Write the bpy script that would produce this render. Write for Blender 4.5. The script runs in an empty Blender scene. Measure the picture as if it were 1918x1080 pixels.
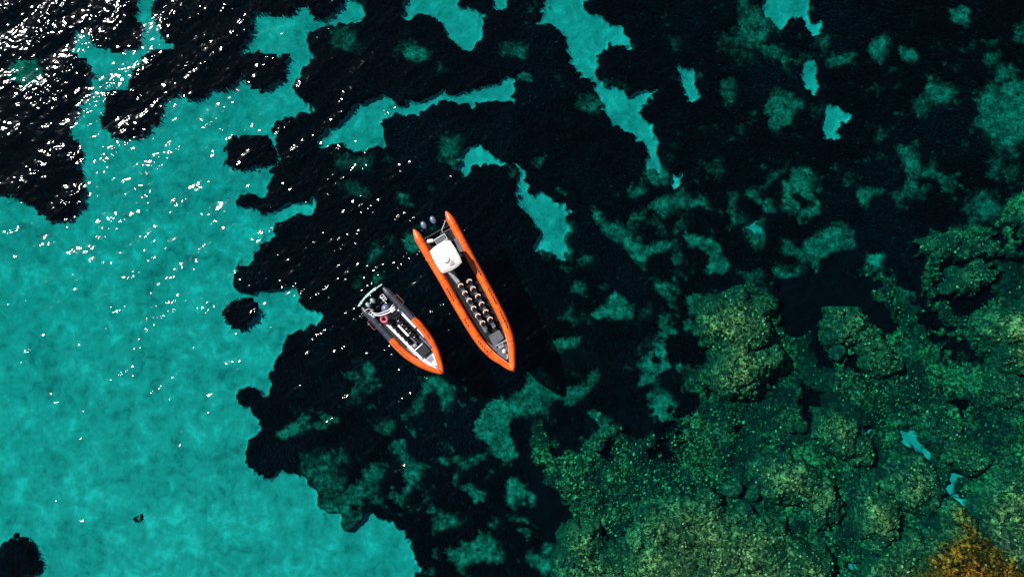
import bpy, math, random
import numpy as np
from mathutils import Vector, Matrix

random.seed(7)
rng = np.random.default_rng(7)
SC = bpy.context.scene
COL = SC.collection

# ------------------------------------------------------------------ camera, sky, sun, exposure
H = 58.14                     # drone height above the water in metres
F = 1279.0                    # focal length in photograph pixels (24 mm drone lens)
cam_d = bpy.data.cameras.new('camera')
cam = bpy.data.objects.new('camera', cam_d)
COL.objects.link(cam)
cam.location = (0, 0, H)
cam.rotation_euler = (0, 0, 0)
cam_d.sensor_width = 36.0
cam_d.lens = 36.0 * F / 1918.0
cam_d.clip_end = 2000
SC.camera = cam

SUN_ELEV = 45.0
SUN_AZ = (-0.838, 0.545)      # horizontal direction towards the sun (photo upper left)
n_ = math.hypot(*SUN_AZ)
sdir = Vector((SUN_AZ[0] / n_ * math.cos(math.radians(SUN_ELEV)), SUN_AZ[1] / n_ * math.cos(math.radians(SUN_ELEV)), math.sin(math.radians(SUN_ELEV))))
w = bpy.data.worlds.new('World')
SC.world = w
w.use_nodes = True
nt = w.node_tree
nt.nodes.clear()
sky = nt.nodes.new('ShaderNodeTexSky')
sky.sky_type = 'NISHITA'
sky.sun_disc = False
sky.sun_elevation = math.radians(SUN_ELEV)
sky.sun_rotation = math.atan2(SUN_AZ[0], SUN_AZ[1])
sky.dust_density = 0.2
sky.ozone_density = 3.0
bg = nt.nodes.new('ShaderNodeBackground')
bg.inputs['Strength'].default_value = 0.05
wo = nt.nodes.new('ShaderNodeOutputWorld')
nt.links.new(sky.outputs[0], bg.inputs[0])
nt.links.new(bg.outputs[0], wo.inputs[0])

sl = bpy.data.lights.new('sun', 'SUN')
sl.energy = 5.0
sl.angle = math.radians(0.53)
sl.color = (1.0, 0.98, 0.95)
so = bpy.data.objects.new('sun', sl)
COL.objects.link(so)
so.rotation_euler = sdir.to_track_quat('Z', 'Y').to_euler()

SC.view_settings.view_transform = 'Standard'
SC.view_settings.look = 'None'
SC.view_settings.gamma = 1
SC.view_settings.exposure = 0.72
SC.view_settings.use_curve_mapping = False
SC.render.engine = 'CYCLES'
SC.cycles.transparent_max_bounces = 16

# ------------------------------------------------------------------ helpers: noise
_T = rng.random((256, 256))
_T2 = rng.random((256, 256))
def vnoise(x, y, T=_T):
    xi = np.floor(x).astype(np.int64); yi = np.floor(y).astype(np.int64)
    fx = x - xi; fy = y - yi
    fx = fx * fx * fx * (fx * (fx * 6 - 15) + 10); fy = fy * fy * fy * (fy * (fy * 6 - 15) + 10)
    a = T[xi & 255, yi & 255]; b = T[(xi + 1) & 255, yi & 255]
    c = T[xi & 255, (yi + 1) & 255]; d = T[(xi + 1) & 255, (yi + 1) & 255]
    return ((a * (1 - fx) + b * fx) * (1 - fy) + (c * (1 - fx) + d * fx) * fy) * 2 - 1
def fbm(x, y, s, o=4, seed=0, g=0.5):
    v = 0; a = 1.0; t = 0
    for i in range(o):
        ang = 0.6 * i + seed; c_, s_ = math.cos(ang), math.sin(ang)
        v = v + a * vnoise((x * c_ - y * s_) / s + 17.3 * i + seed * 31.7, (x * s_ + y * c_) / s + 9.1 * i + seed * 11.9)
        t += a; a *= g; s *= 0.5
    return v / t
def sstep(a, b, x):
    t = np.clip((x - a) / (b - a), 0, 1)
    return t * t * (3 - 2 * t)
def sdist(poly, x, y):
    """signed distance to a closed polygon, negative inside"""
    P = np.array(poly, float); Q = np.roll(P, -1, 0)
    d2 = np.full(x.shape, 1e18); ins = np.zeros(x.shape, bool)
    for (ax, ay), (bx, by) in zip(P, Q):
        ex, ey = bx - ax, by - ay
        L = ex * ex + ey * ey + 1e-9
        t = np.clip(((x - ax) * ex + (y - ay) * ey) / L, 0, 1)
        d2 = np.minimum(d2, (x - ax - t * ex) ** 2 + (y - ay - t * ey) ** 2)
        if ay != by:
            ins ^= ((ay > y) != (by > y)) & (x < (bx - ax) * (y - ay) / (by - ay) + ax)
    d = np.sqrt(d2)
    return np.where(ins, -d, d)
def field(poly, x, y, soft=5.0, grow=0.0):
    """0..1 coverage of a polygon with a soft edge (only evaluated near its box)"""
    P = np.array(poly, float)
    m = (x > P[:, 0].min() - soft - 2) & (x < P[:, 0].max() + soft + 2) & (y > P[:, 1].min() - soft - 2) & (y < P[:, 1].max() + soft + 2)
    out = np.zeros(x.shape)
    if m.any():
        out[m] = np.clip(0.5 - (sdist(poly, x[m], y[m]) - grow) / (2 * soft), 0, 1)
    return out
def photo_to_plane(px, py, z):
    """the spot at height z that the survey photograph shows at (px, py)"""
    return (px - 959.0) / F * (H - z), (540.0 - py) / F * (H - z)
def plane_to_photo(x, y, z):
    return x * F / (H - z) + 959.0, 540.0 - y * F / (H - z)

# ------------------------------------------------------------------ helpers: meshes
def mesh_arrays(name, V, polys, mat=None, smooth=True, attrs=None):
    """polys: (n, k) integer array of equal-sided faces, or list of such arrays"""
    if not isinstance(polys, list): polys = [polys]
    me = bpy.data.meshes.new(name)
    V = np.asarray(V, np.float32)
    me.vertices.add(len(V)); me.vertices.foreach_set('co', V.ravel())
    nl = sum(p.size for p in polys); npol = sum(len(p) for p in polys)
    me.loops.add(nl); me.polygons.add(npol)
    me.loops.foreach_set('vertex_index', np.concatenate([p.ravel() for p in polys]).astype(np.int32))
    tot = np.concatenate([np.full(len(p), p.shape[1], np.int32) for p in polys])
    st = np.concatenate([[0], np.cumsum(tot)[:-1]]).astype(np.int32)
    me.polygons.foreach_set('loop_start', st)
    me.polygons.foreach_set('use_smooth', np.full(npol, smooth, bool))
    if attrs:
        for k, a in attrs.items():
            at = me.attributes.new(k, 'FLOAT_COLOR', 'POINT')
            rgba = np.ones((len(V), 4), np.float32); rgba[:, :3] = a
            at.data.foreach_set('color', rgba.ravel())
    me.update(calc_edges=True); me.validate()
    if mat: me.materials.append(mat)
    return me
def link(name, me, parent=None, kind=None):
    o = bpy.data.objects.new(name, me); COL.objects.link(o)
    if parent is not None: o.parent = parent
    if kind: o['kind'] = kind
    return o
def tag(o, label, cat, group=None, kind=None):
    o['label'] = label; o['category'] = cat
    if group: o['group'] = group
    if kind: o['kind'] = kind
    return o
def grid_faces(nx, ny, keep=None):
    i = np.arange(nx * ny).reshape(ny, nx)
    f = np.stack([i[:-1, :-1], i[:-1, 1:], i[1:, 1:], i[1:, :-1]], -1).reshape(-1, 4)
    if keep is not None: f = f[keep.reshape(-1)]
    return f

class MB:
    """collects plain shapes into one mesh"""
    def __init__(s): s.v = []; s.f = []
    def add(s, vs, fs):
        b = len(s.v); s.v += [tuple(v) for v in vs]; s.f += [tuple(b + i for i in f) for f in fs]; return s
    def box(s, c, d, rz=0.0, taper=1.0, bev=0.0):
        hx, hy, hz = d[0] / 2, d[1] / 2, d[2] / 2
        b = min(bev, hx * .9, hy * .9)
        ring = [(hx, hy)] if b == 0 else [(hx, hy - b), (hx - b * .3, hy - b * .3), (hx - b, hy)]
        pts = []
        for sx, sy in ((1, 1), (-1, 1), (-1, -1), (1, -1)):
            r = [(sx * x, sy * y) for x, y in ring]
            if sx * sy < 0: r = r[::-1]
            pts += r
        n = len(pts); cz, sz = math.cos(rz), math.sin(rz)
        levels = [(-hz, 1.0), (hz, taper)] if b == 0 else [(-hz, 1.0), (hz - b * .6, taper), (hz, taper * (1 - b / max(hx, hy) * .8))]
        vs = []
        for z, k in levels:
            for x, y in pts:
                x2, y2 = x * k, y * k
                vs.append((c[0] + x2 * cz - y2 * sz, c[1] + x2 * sz + y2 * cz, c[2] + z))
        fs = [tuple(range(n))[::-1]]
        for l in range(len(levels) - 1):
            for i in range(n):
                j = (i + 1) % n
                fs.append((l * n + i, l * n + j, (l + 1) * n + j, (l + 1) * n + i))
        t = (len(levels) - 1) * n
        fs.append(tuple(range(t, t + n)))
        return s.add(vs, fs)
    def tube(s, path, r, n=8, cap=True, closed=False, flat=1.0):
        P = [Vector(p) for p in path]; m = len(P)
        R = r if isinstance(r, (list, tuple)) else [r] * m
        vs = []; up = Vector((0, 0, 1))
        for i in range(m):
            if closed: t = P[(i + 1) % m] - P[i - 1]
            else: t = P[min(i + 1, m - 1)] - P[max(i - 1, 0)]
            t.normalize()
            a = t.cross(up)
            if a.length < .05: a = t.cross(Vector((0, 1, 0)))
            a.normalize(); b = a.cross(t)
            for k in range(n):
                q = 2 * math.pi * k / n
                vs.append(P[i] + a * math.cos(q) * R[i] + b * math.sin(q) * R[i] * flat)
        fs = []
        for i in range(m if closed else m - 1):
            for k in range(n):
                k2 = (k + 1) % n; i2 = (i + 1) % m
                fs.append((i * n + k, i * n + k2, i2 * n + k2, i2 * n + k))
        if cap and not closed:
            fs.append(tuple(range(n))[::-1]); fs.append(tuple(range((m - 1) * n, m * n)))
        return s.add(vs, fs)
    def prism(s, pts, z0, z1, top=1.0):
        n = len(pts)
        cx = sum(p[0] for p in pts) / n; cy = sum(p[1] for p in pts) / n
        vs = [(x, y, z0) for x, y in pts] + [(cx + (x - cx) * top, cy + (y - cy) * top, z1) for x, y in pts]
        fs = [tuple(range(n))[::-1], tuple(range(n, 2 * n))] + [(i, (i + 1) % n, n + (i + 1) % n, n + i) for i in range(n)]
        return s.add(vs, fs)
    def lathe(s, c, prof, n=16, sx=1.0, sy=1.0):
        vs = []
        for r, z in prof:
            for k in range(n):
                a = 2 * math.pi * k / n
                vs.append((c[0] + r * sx * math.cos(a), c[1] + r * sy * math.sin(a), c[2] + z))
        m = len(prof)
        fs = [(i * n + k, i * n + (k + 1) % n, (i + 1) * n + (k + 1) % n, (i + 1) * n + k) for i in range(m - 1) for k in range(n)]
        fs.append(tuple(range(n))[::-1]); fs.append(tuple(range((m - 1) * n, m * n)))
        return s.add(vs, fs)
    def build(s, name, mat, parent=None, smooth=True, mats=None, fmat=None):
        me = bpy.data.meshes.new(name); me.from_pydata(s.v, [], s.f); me.update()
        if mats:
            for m_ in mats: me.materials.append(m_)
            for i, k in fmat.items(): me.polygons[i].material_index = k
        else: me.materials.append(mat)
        import bmesh
        bm = bmesh.new(); bm.from_mesh(me); bmesh.ops.recalc_face_normals(bm, faces=bm.faces); bm.to_mesh(me); bm.free()
        if smooth:
            for p in me.polygons: p.use_smooth = True
            try: me.set_sharp_from_angle(angle=math.radians(38))
            except Exception: pass
        return link(name, me, parent)

# ------------------------------------------------------------------ helpers: materials
def N(nt, t, **kw):
    n = nt.nodes.new(t)
    for k, v in kw.items(): setattr(n, k, v)
    return n
def simple(name, col, rough=0.5, spec=0.5, var=0.12, scale=6.0, bump=0.0, metal=0.0, coat=0.0, dirt=None):
    m = bpy.data.materials.new(name); m.use_nodes = True
    nt = m.node_tree; b = nt.nodes['Principled BSDF']; L = nt.links
    tc = N(nt, 'ShaderNodeTexCoord'); no = N(nt, 'ShaderNodeTexNoise'); no.inputs['Scale'].default_value = scale; no.inputs['Detail'].default_value = 6
    L.new(tc.outputs['Object'], no.inputs['Vector'])
    cr = N(nt, 'ShaderNodeValToRGB')
    c0 = [c * (1 - var) for c in col] if dirt is None else dirt
    cr.color_ramp.elements[0].position = 0.32; cr.color_ramp.elements[0].color = (*c0, 1)
    cr.color_ramp.elements[1].position = 0.62; cr.color_ramp.elements[1].color = (*[min(1, c * (1 + var * .5)) for c in col], 1)
    L.new(no.outputs['Fac'], cr.inputs[0]); L.new(cr.outputs[0], b.inputs['Base Color'])
    mr = N(nt, 'ShaderNodeMapRange'); mr.inputs[3].default_value = rough * .8; mr.inputs[4].default_value = min(1, rough * 1.25)
    L.new(no.outputs['Fac'], mr.inputs[0]); L.new(mr.outputs[0], b.inputs['Roughness'])
    b.inputs['Specular IOR Level'].default_value = spec; b.inputs['Metallic'].default_value = metal; b.inputs['Coat Weight'].default_value = coat
    if bump:
        n2 = N(nt, 'ShaderNodeTexNoise'); n2.inputs['Scale'].default_value = scale * 6; L.new(tc.outputs['Object'], n2.inputs['Vector'])
        bp = N(nt, 'ShaderNodeBump'); bp.inputs['Strength'].default_value = bump; bp.inputs['Distance'].default_value = .02
        L.new(n2.outputs['Fac'], bp.inputs['Height']); L.new(bp.outputs[0], b.inputs['Normal'])
    return m

M = dict(
    orange=simple('orange_tube_fabric', (0.74, 0.094, 0.003), .40, .5, .30, 1.7, .15),
    orange_dark=simple('orange_rubber_trim', (0.36, 0.03, 0.005), .5, .4, .2, 5),
    pale_trim=simple('pale_edge_trim', (0.60, 0.30, 0.14), .5, .4, .15, 8),
    grey_tube=simple('charcoal_tube_fabric', (0.028, 0.030, 0.042), .45, .5, .25, 3.5, .2),
    red_trim=simple('dull_red_trim', (0.26, 0.06, 0.06), .5, .4, .2, 8),
    white=simple('white_gelcoat', (0.78, 0.76, 0.76), .3, .5, .06, 2.0, dirt=(0.62, 0.60, 0.60)),
    canvas=simple('offwhite_canvas', (0.66, 0.57, 0.52), .7, .3, .08, 2.2, .3),
    steel=simple('steel_rail', (0.75, 0.75, 0.75), .25, .5, .1, 8, metal=.8),
    black=simple('black_vinyl', (0.012, 0.012, 0.014), .5, .4, .3, 7),
    deck=simple('dark_deck_mat', (0.005, 0.0055, 0.008), .75, .25, .5, 5, .3),
    grey=simple('grey_nonskid', (0.085, 0.085, 0.10), .6, .4, .35, 4, .3),
    palegrey=simple('pale_grey_panel', (0.22, 0.22, 0.24), .5, .4, .25, 5),
    cream=simple('cream_vinyl', (0.74, 0.55, 0.42), .45, .4, .12, 9),
    engine=simple('engine_cowl_blue_grey', (0.12, 0.14, 0.20), .22, .6, .2, 5, coat=.4),
    enginew=simple('engine_cowl_silver', (0.28, 0.31, 0.33), .25, .6, .15, 5, coat=.4),
    glass=simple('smoked_windscreen', (0.10, 0.12, 0.20), .15, .6, .2, 3),
    pink=simple('pink_lifebuoy', (0.52, 0.09, 0.14), .5, .4, .12, 6),
    rope=simple('white_rope', (0.72, 0.68, 0.60), .8, .2, .25, 30),
    lilac=simple('lilac_shadow_patch', (0.42, 0.36, 0.37), .6, .3, .1, 5),  # shade tone for the patch beside the radar dome
    foam=simple('sea_foam', (0.45, 0.62, 0.60), .7, .3, .2, 9),
)

def noise_n(nt, vec, scale, detail=4, rough=.55, dist=0.0):
    n = N(nt, 'ShaderNodeTexNoise'); n.inputs['Scale'].default_value = scale; n.inputs['Detail'].default_value = detail
    n.inputs['Roughness'].default_value = rough; n.inputs['Distortion'].default_value = dist
    nt.links.new(vec, n.inputs['Vector']); return n.outputs['Fac']
def math_n(nt, op, a, b=None, clamp=False):
    n = N(nt, 'ShaderNodeMath', operation=op); n.use_clamp = clamp
    for i, v in enumerate((a, b)):
        if v is None: continue
        if isinstance(v, (int, float)): n.inputs[i].default_value = v
        else: nt.links.new(v, n.inputs[i])
    return n.outputs[0]
def ramp_n(nt, fac, stops):
    r = N(nt, 'ShaderNodeValToRGB'); e = r.color_ramp.elements
    while len(e) < len(stops): e.new(.5)
    for el, (p, c) in zip(e, stops): el.position = p; el.color = (*c, 1)
    nt.links.new(fac, r.inputs[0]); return r.outputs[0]
def mix_n(nt, fac, a, b):
    m = N(nt, 'ShaderNodeMix', data_type='RGBA')
    if isinstance(fac, (int, float)): m.inputs[0].default_value = fac
    else: nt.links.new(fac, m.inputs[0])
    for s_, v in ((6, a), (7, b)):
        if isinstance(v, tuple): m.inputs[s_].default_value = (*v, 1)
        else: nt.links.new(v, m.inputs[s_])
    return m.outputs[2]
def thresh(nt, v, lo, hi):
    n = N(nt, 'ShaderNodeMapRange'); n.interpolation_type = 'SMOOTHSTEP'
    n.inputs[1].default_value = lo; n.inputs[2].default_value = hi; nt.links.new(v, n.inputs[0]); return n.outputs[0]

ROCK_STOPS = [(0.42, (0.003, 0.005, 0.005)), (0.49, (0.018, 0.019, 0.010)), (0.55, (0.070, 0.058, 0.020)), (0.61, (0.23, 0.165, 0.05)), (0.70, (0.52, 0.36, 0.13))]
def rock_colour(nt, pos, green=.22):
    a = noise_n(nt, pos, 2.9, 4, .68, .7)
    b = noise_n(nt, pos, 0.40, 4, .6)
    caustic_net = noise_n(nt, pos, 1.9, 3, .6, 1.2)
    caustic_net = math_n(nt, 'POWER', math_n(nt, 'SUBTRACT', 1.0, math_n(nt, 'ABSOLUTE', math_n(nt, 'MULTIPLY', math_n(nt, 'SUBTRACT', caustic_net, .5), 5.0)), True), 2.5)  # bright net painted into the rock colour, standing for caustic light and weed filaments
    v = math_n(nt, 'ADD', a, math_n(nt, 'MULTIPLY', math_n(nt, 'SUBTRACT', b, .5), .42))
    v = math_n(nt, 'ADD', v, math_n(nt, 'MULTIPLY', caustic_net, .09))
    c = ramp_n(nt, v, ROCK_STOPS)
    g = noise_n(nt, pos, .8, 3)
    return mix_n(nt, thresh(nt, g, .45, .65), c, mix_n(nt, green, c, (0.02, 0.062, 0.045))), a
def seabed_material():
    m = bpy.data.materials.new('seabed_cover'); m.use_nodes = True
    nt = m.node_tree; L = nt.links; b = nt.nodes['Principled BSDF']
    at = N(nt, 'ShaderNodeAttribute', attribute_name='cover'); sep = N(nt, 'ShaderNodeSeparateColor'); L.new(at.outputs['Color'], sep.inputs[0])
    geo = N(nt, 'ShaderNodeNewGeometry'); pos = geo.outputs['Position']
    # ragged borders between the kinds of cover
    rag = math_n(nt, 'SUBTRACT', noise_n(nt, pos, 1.6, 6, .7, .4), .5)
    rag2 = math_n(nt, 'SUBTRACT', noise_n(nt, pos, 5.0, 4, .7), .5)
    r = math_n(nt, 'ADD', math_n(nt, 'MULTIPLY', rag, .75), math_n(nt, 'MULTIPLY', rag2, .45))
    sand_f = thresh(nt, math_n(nt, 'ADD', sep.outputs[0], r), .36, .66)
    dim_f = thresh(nt, math_n(nt, 'ADD', sep.outputs[1], math_n(nt, 'MULTIPLY', rag, 1.1)), .10, .95)
    reef_f = thresh(nt, math_n(nt, 'ADD', sep.outputs[2], math_n(nt, 'MULTIPLY', r, 1.5)), .36, .66)
    # sand with soft mottling (silt and thin algae)
    m1 = noise_n(nt, pos, .30, 6, .62, .3); m2 = noise_n(nt, pos, 1.3, 5, .65)
    m3 = noise_n(nt, pos, .55, 5, .7, .8)
    mv = math_n(nt, 'ADD', math_n(nt, 'MULTIPLY', m1, .35), math_n(nt, 'ADD', math_n(nt, 'MULTIPLY', m2, .25), math_n(nt, 'MULTIPLY', m3, .4)))
    sand = ramp_n(nt, mv, [(0.39, (0.13, 0.165, 0.15)), (0.46, (0.26, 0.27, 0.236)), (0.53, (0.36, 0.345, 0.30)), (0.60, (0.54, 0.50, 0.44))])
    d1 = noise_n(nt, pos, 1.1, 6, .66, .5)
    d2 = noise_n(nt, pos, 3.2, 5, .7, .8)
    dim = ramp_n(nt, math_n(nt, 'ADD', math_n(nt, 'MULTIPLY', d1, .55), math_n(nt, 'MULTIPLY', d2, .45)), [(0.40, (0.018, 0.038, 0.026)), (0.5, (0.070, 0.12, 0.078)), (0.60, (0.19, 0.26, 0.17))])
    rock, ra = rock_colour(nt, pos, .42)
    rock = mix_n(nt, .22, rock, (0.004, 0.012, 0.012))
    wv = noise_n(nt, pos, .20, 5, .68, .5)
    rock = mix_n(nt, thresh(nt, wv, .45, .58), mix_n(nt, .82, rock, (0.002, 0.014, 0.013)), rock)
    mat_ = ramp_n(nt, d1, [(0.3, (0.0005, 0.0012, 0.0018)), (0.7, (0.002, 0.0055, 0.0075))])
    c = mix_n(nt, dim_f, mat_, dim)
    c = mix_n(nt, reef_f, c, rock)
    c = mix_n(nt, sand_f, c, sand)
    L.new(c, b.inputs['Base Color']); b.inputs['Roughness'].default_value = .95; b.inputs['Specular IOR Level'].default_value = 0.0
    bp = N(nt, 'ShaderNodeBump'); bp.inputs['Strength'].default_value = .5; bp.inputs['Distance'].default_value = .12
    L.new(ra, bp.inputs['Height']); L.new(bp.outputs[0], b.inputs['Normal'])
    return m
def rock_material(name, tint=(1, 1, 1)):
    m = bpy.data.materials.new(name); m.use_nodes = True
    nt = m.node_tree; L = nt.links; b = nt.nodes['Principled BSDF']
    geo = N(nt, 'ShaderNodeNewGeometry')
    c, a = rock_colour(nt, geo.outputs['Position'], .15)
    sx = N(nt, 'ShaderNodeSeparateXYZ'); L.new(geo.outputs['Position'], sx.inputs[0])
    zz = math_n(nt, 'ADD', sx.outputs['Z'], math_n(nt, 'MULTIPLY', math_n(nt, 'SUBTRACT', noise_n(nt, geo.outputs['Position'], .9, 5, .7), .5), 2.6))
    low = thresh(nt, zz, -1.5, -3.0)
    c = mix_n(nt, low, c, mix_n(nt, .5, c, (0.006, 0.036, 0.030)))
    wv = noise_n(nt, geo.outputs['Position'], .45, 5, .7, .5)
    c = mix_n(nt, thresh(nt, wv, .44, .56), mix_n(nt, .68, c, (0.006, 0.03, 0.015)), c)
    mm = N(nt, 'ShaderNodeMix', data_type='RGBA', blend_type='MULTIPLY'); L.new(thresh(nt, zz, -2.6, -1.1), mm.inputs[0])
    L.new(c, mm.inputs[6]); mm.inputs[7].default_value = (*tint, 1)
    L.new(mm.outputs[2], b.inputs['Base Color']); b.inputs['Roughness'].default_value = .95; b.inputs['Specular IOR Level'].default_value = 0.0
    bp = N(nt, 'ShaderNodeBump'); bp.inputs['Strength'].default_value = .4; bp.inputs['Distance'].default_value = .10
    L.new(a, bp.inputs['Height']); L.new(bp.outputs[0], b.inputs['Normal'])
    return m
def attr_material(name, rough=.9):
    m = bpy.data.materials.new(name); m.use_nodes = True
    nt = m.node_tree; b = nt.nodes['Principled BSDF']
    at = N(nt, 'ShaderNodeAttribute', attribute_name='tone'); nt.links.new(at.outputs['Color'], b.inputs['Base Color'])
    b.inputs['Roughness'].default_value = rough; b.inputs['Specular IOR Level'].default_value = 0.0
    return m
M_SEABED = seabed_material()
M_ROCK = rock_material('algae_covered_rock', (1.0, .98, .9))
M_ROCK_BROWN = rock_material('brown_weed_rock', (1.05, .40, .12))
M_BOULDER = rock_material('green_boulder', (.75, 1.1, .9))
M_GRASS = attr_material('seagrass_leaf')
M_RUBBLE = attr_material('reef_rubble_and_weed')

def water_material():
    m = bpy.data.materials.new('sea_water'); m.use_nodes = True
    nt = m.node_tree; nt.nodes.clear(); L = nt.links
    out = N(nt, 'ShaderNodeOutputMaterial')
    geo = N(nt, 'ShaderNodeNewGeometry'); pos = geo.outputs['Position']
    # wind ripples: stretched along the crests
    mp = N(nt, 'ShaderNodeMapping'); mp.inputs['Rotation'].default_value = (0, 0, math.radians(-27)); mp.inputs['Scale'].default_value = (.6, 1.0, 1.0)
    L.new(pos, mp.inputs['Vector'])
    h1 = noise_n(nt, mp.outputs[0], 3.4, 1, .5, .4)
    h2 = noise_n(nt, mp.outputs[0], 7.0, 2, .5, .2)
    hh = math_n(nt, 'ADD', math_n(nt, 'MULTIPLY', h1, 1.0), math_n(nt, 'MULTIPLY', h2, .05))
    bp = N(nt, 'ShaderNodeBump'); bp.inputs['Strength'].default_value = 1.0; bp.inputs['Distance'].default_value = WATER_BUMP
    L.new(hh, bp.inputs['Height'])
    vm = N(nt, 'ShaderNodeVectorMath', operation='DOT_PRODUCT'); L.new(bp.outputs[0], vm.inputs[0]); L.new(geo.outputs['Incoming'], vm.inputs[1])
    c = math_n(nt, 'ABSOLUTE', vm.outputs['Value'])
    p5 = math_n(nt, 'POWER', math_n(nt, 'SUBTRACT', 1.0, c, True), 5.0)
    fr = math_n(nt, 'ADD', math_n(nt, 'MULTIPLY', p5, .98), .02, True)
    tr = N(nt, 'ShaderNodeBsdfTransparent'); gl = N(nt, 'ShaderNodeBsdfGlossy'); gl.inputs['Roughness'].default_value = .06
    L.new(bp.outputs[0], gl.inputs['Normal'])
    mx = N(nt, 'ShaderNodeMixShader'); L.new(fr, mx.inputs[0]); L.new(tr.outputs[0], mx.inputs[1]); L.new(gl.outputs[0], mx.inputs[2])
    L.new(mx.outputs[0], out.inputs['Surface'])
    va = N(nt, 'ShaderNodeVolumeAbsorption'); va.inputs['Color'].default_value = (0.0, .865, .865, 1); va.inputs['Density'].default_value = .41
    L.new(va.outputs[0], out.inputs['Volume'])
    return m
WATER_BUMP = 0.02

# ------------------------------------------------------------------ the survey of the sea floor
# outlines read off the photograph, in photograph pixels (tiles were enlarged twice)
def tl(ox, oy, s, pts): return [(ox + x * s, oy + y * s) for x, y in pts]
T1 = lambda *p: tl(0, 0, .5, p)
T2 = lambda *p: tl(640, 0, .5, p)
T3 = lambda *p: tl(1280, 0, .5, p)
T4 = lambda *p: tl(0, 540, .5, p)
T5 = lambda *p: tl(640, 540, .5, p)
T6 = lambda *p: tl(1280, 540, .5, p)
U1 = lambda *p: tl(1080, 300, 1 / 2.7, p)
U2 = lambda *p: tl(1480, 420, 1 / 2.7, p)
U3 = lambda *p: tl(1380, 700, 1 / 2.842, p)
U4 = lambda *p: tl(980, 700, 1 / 2.842, p)

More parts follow.
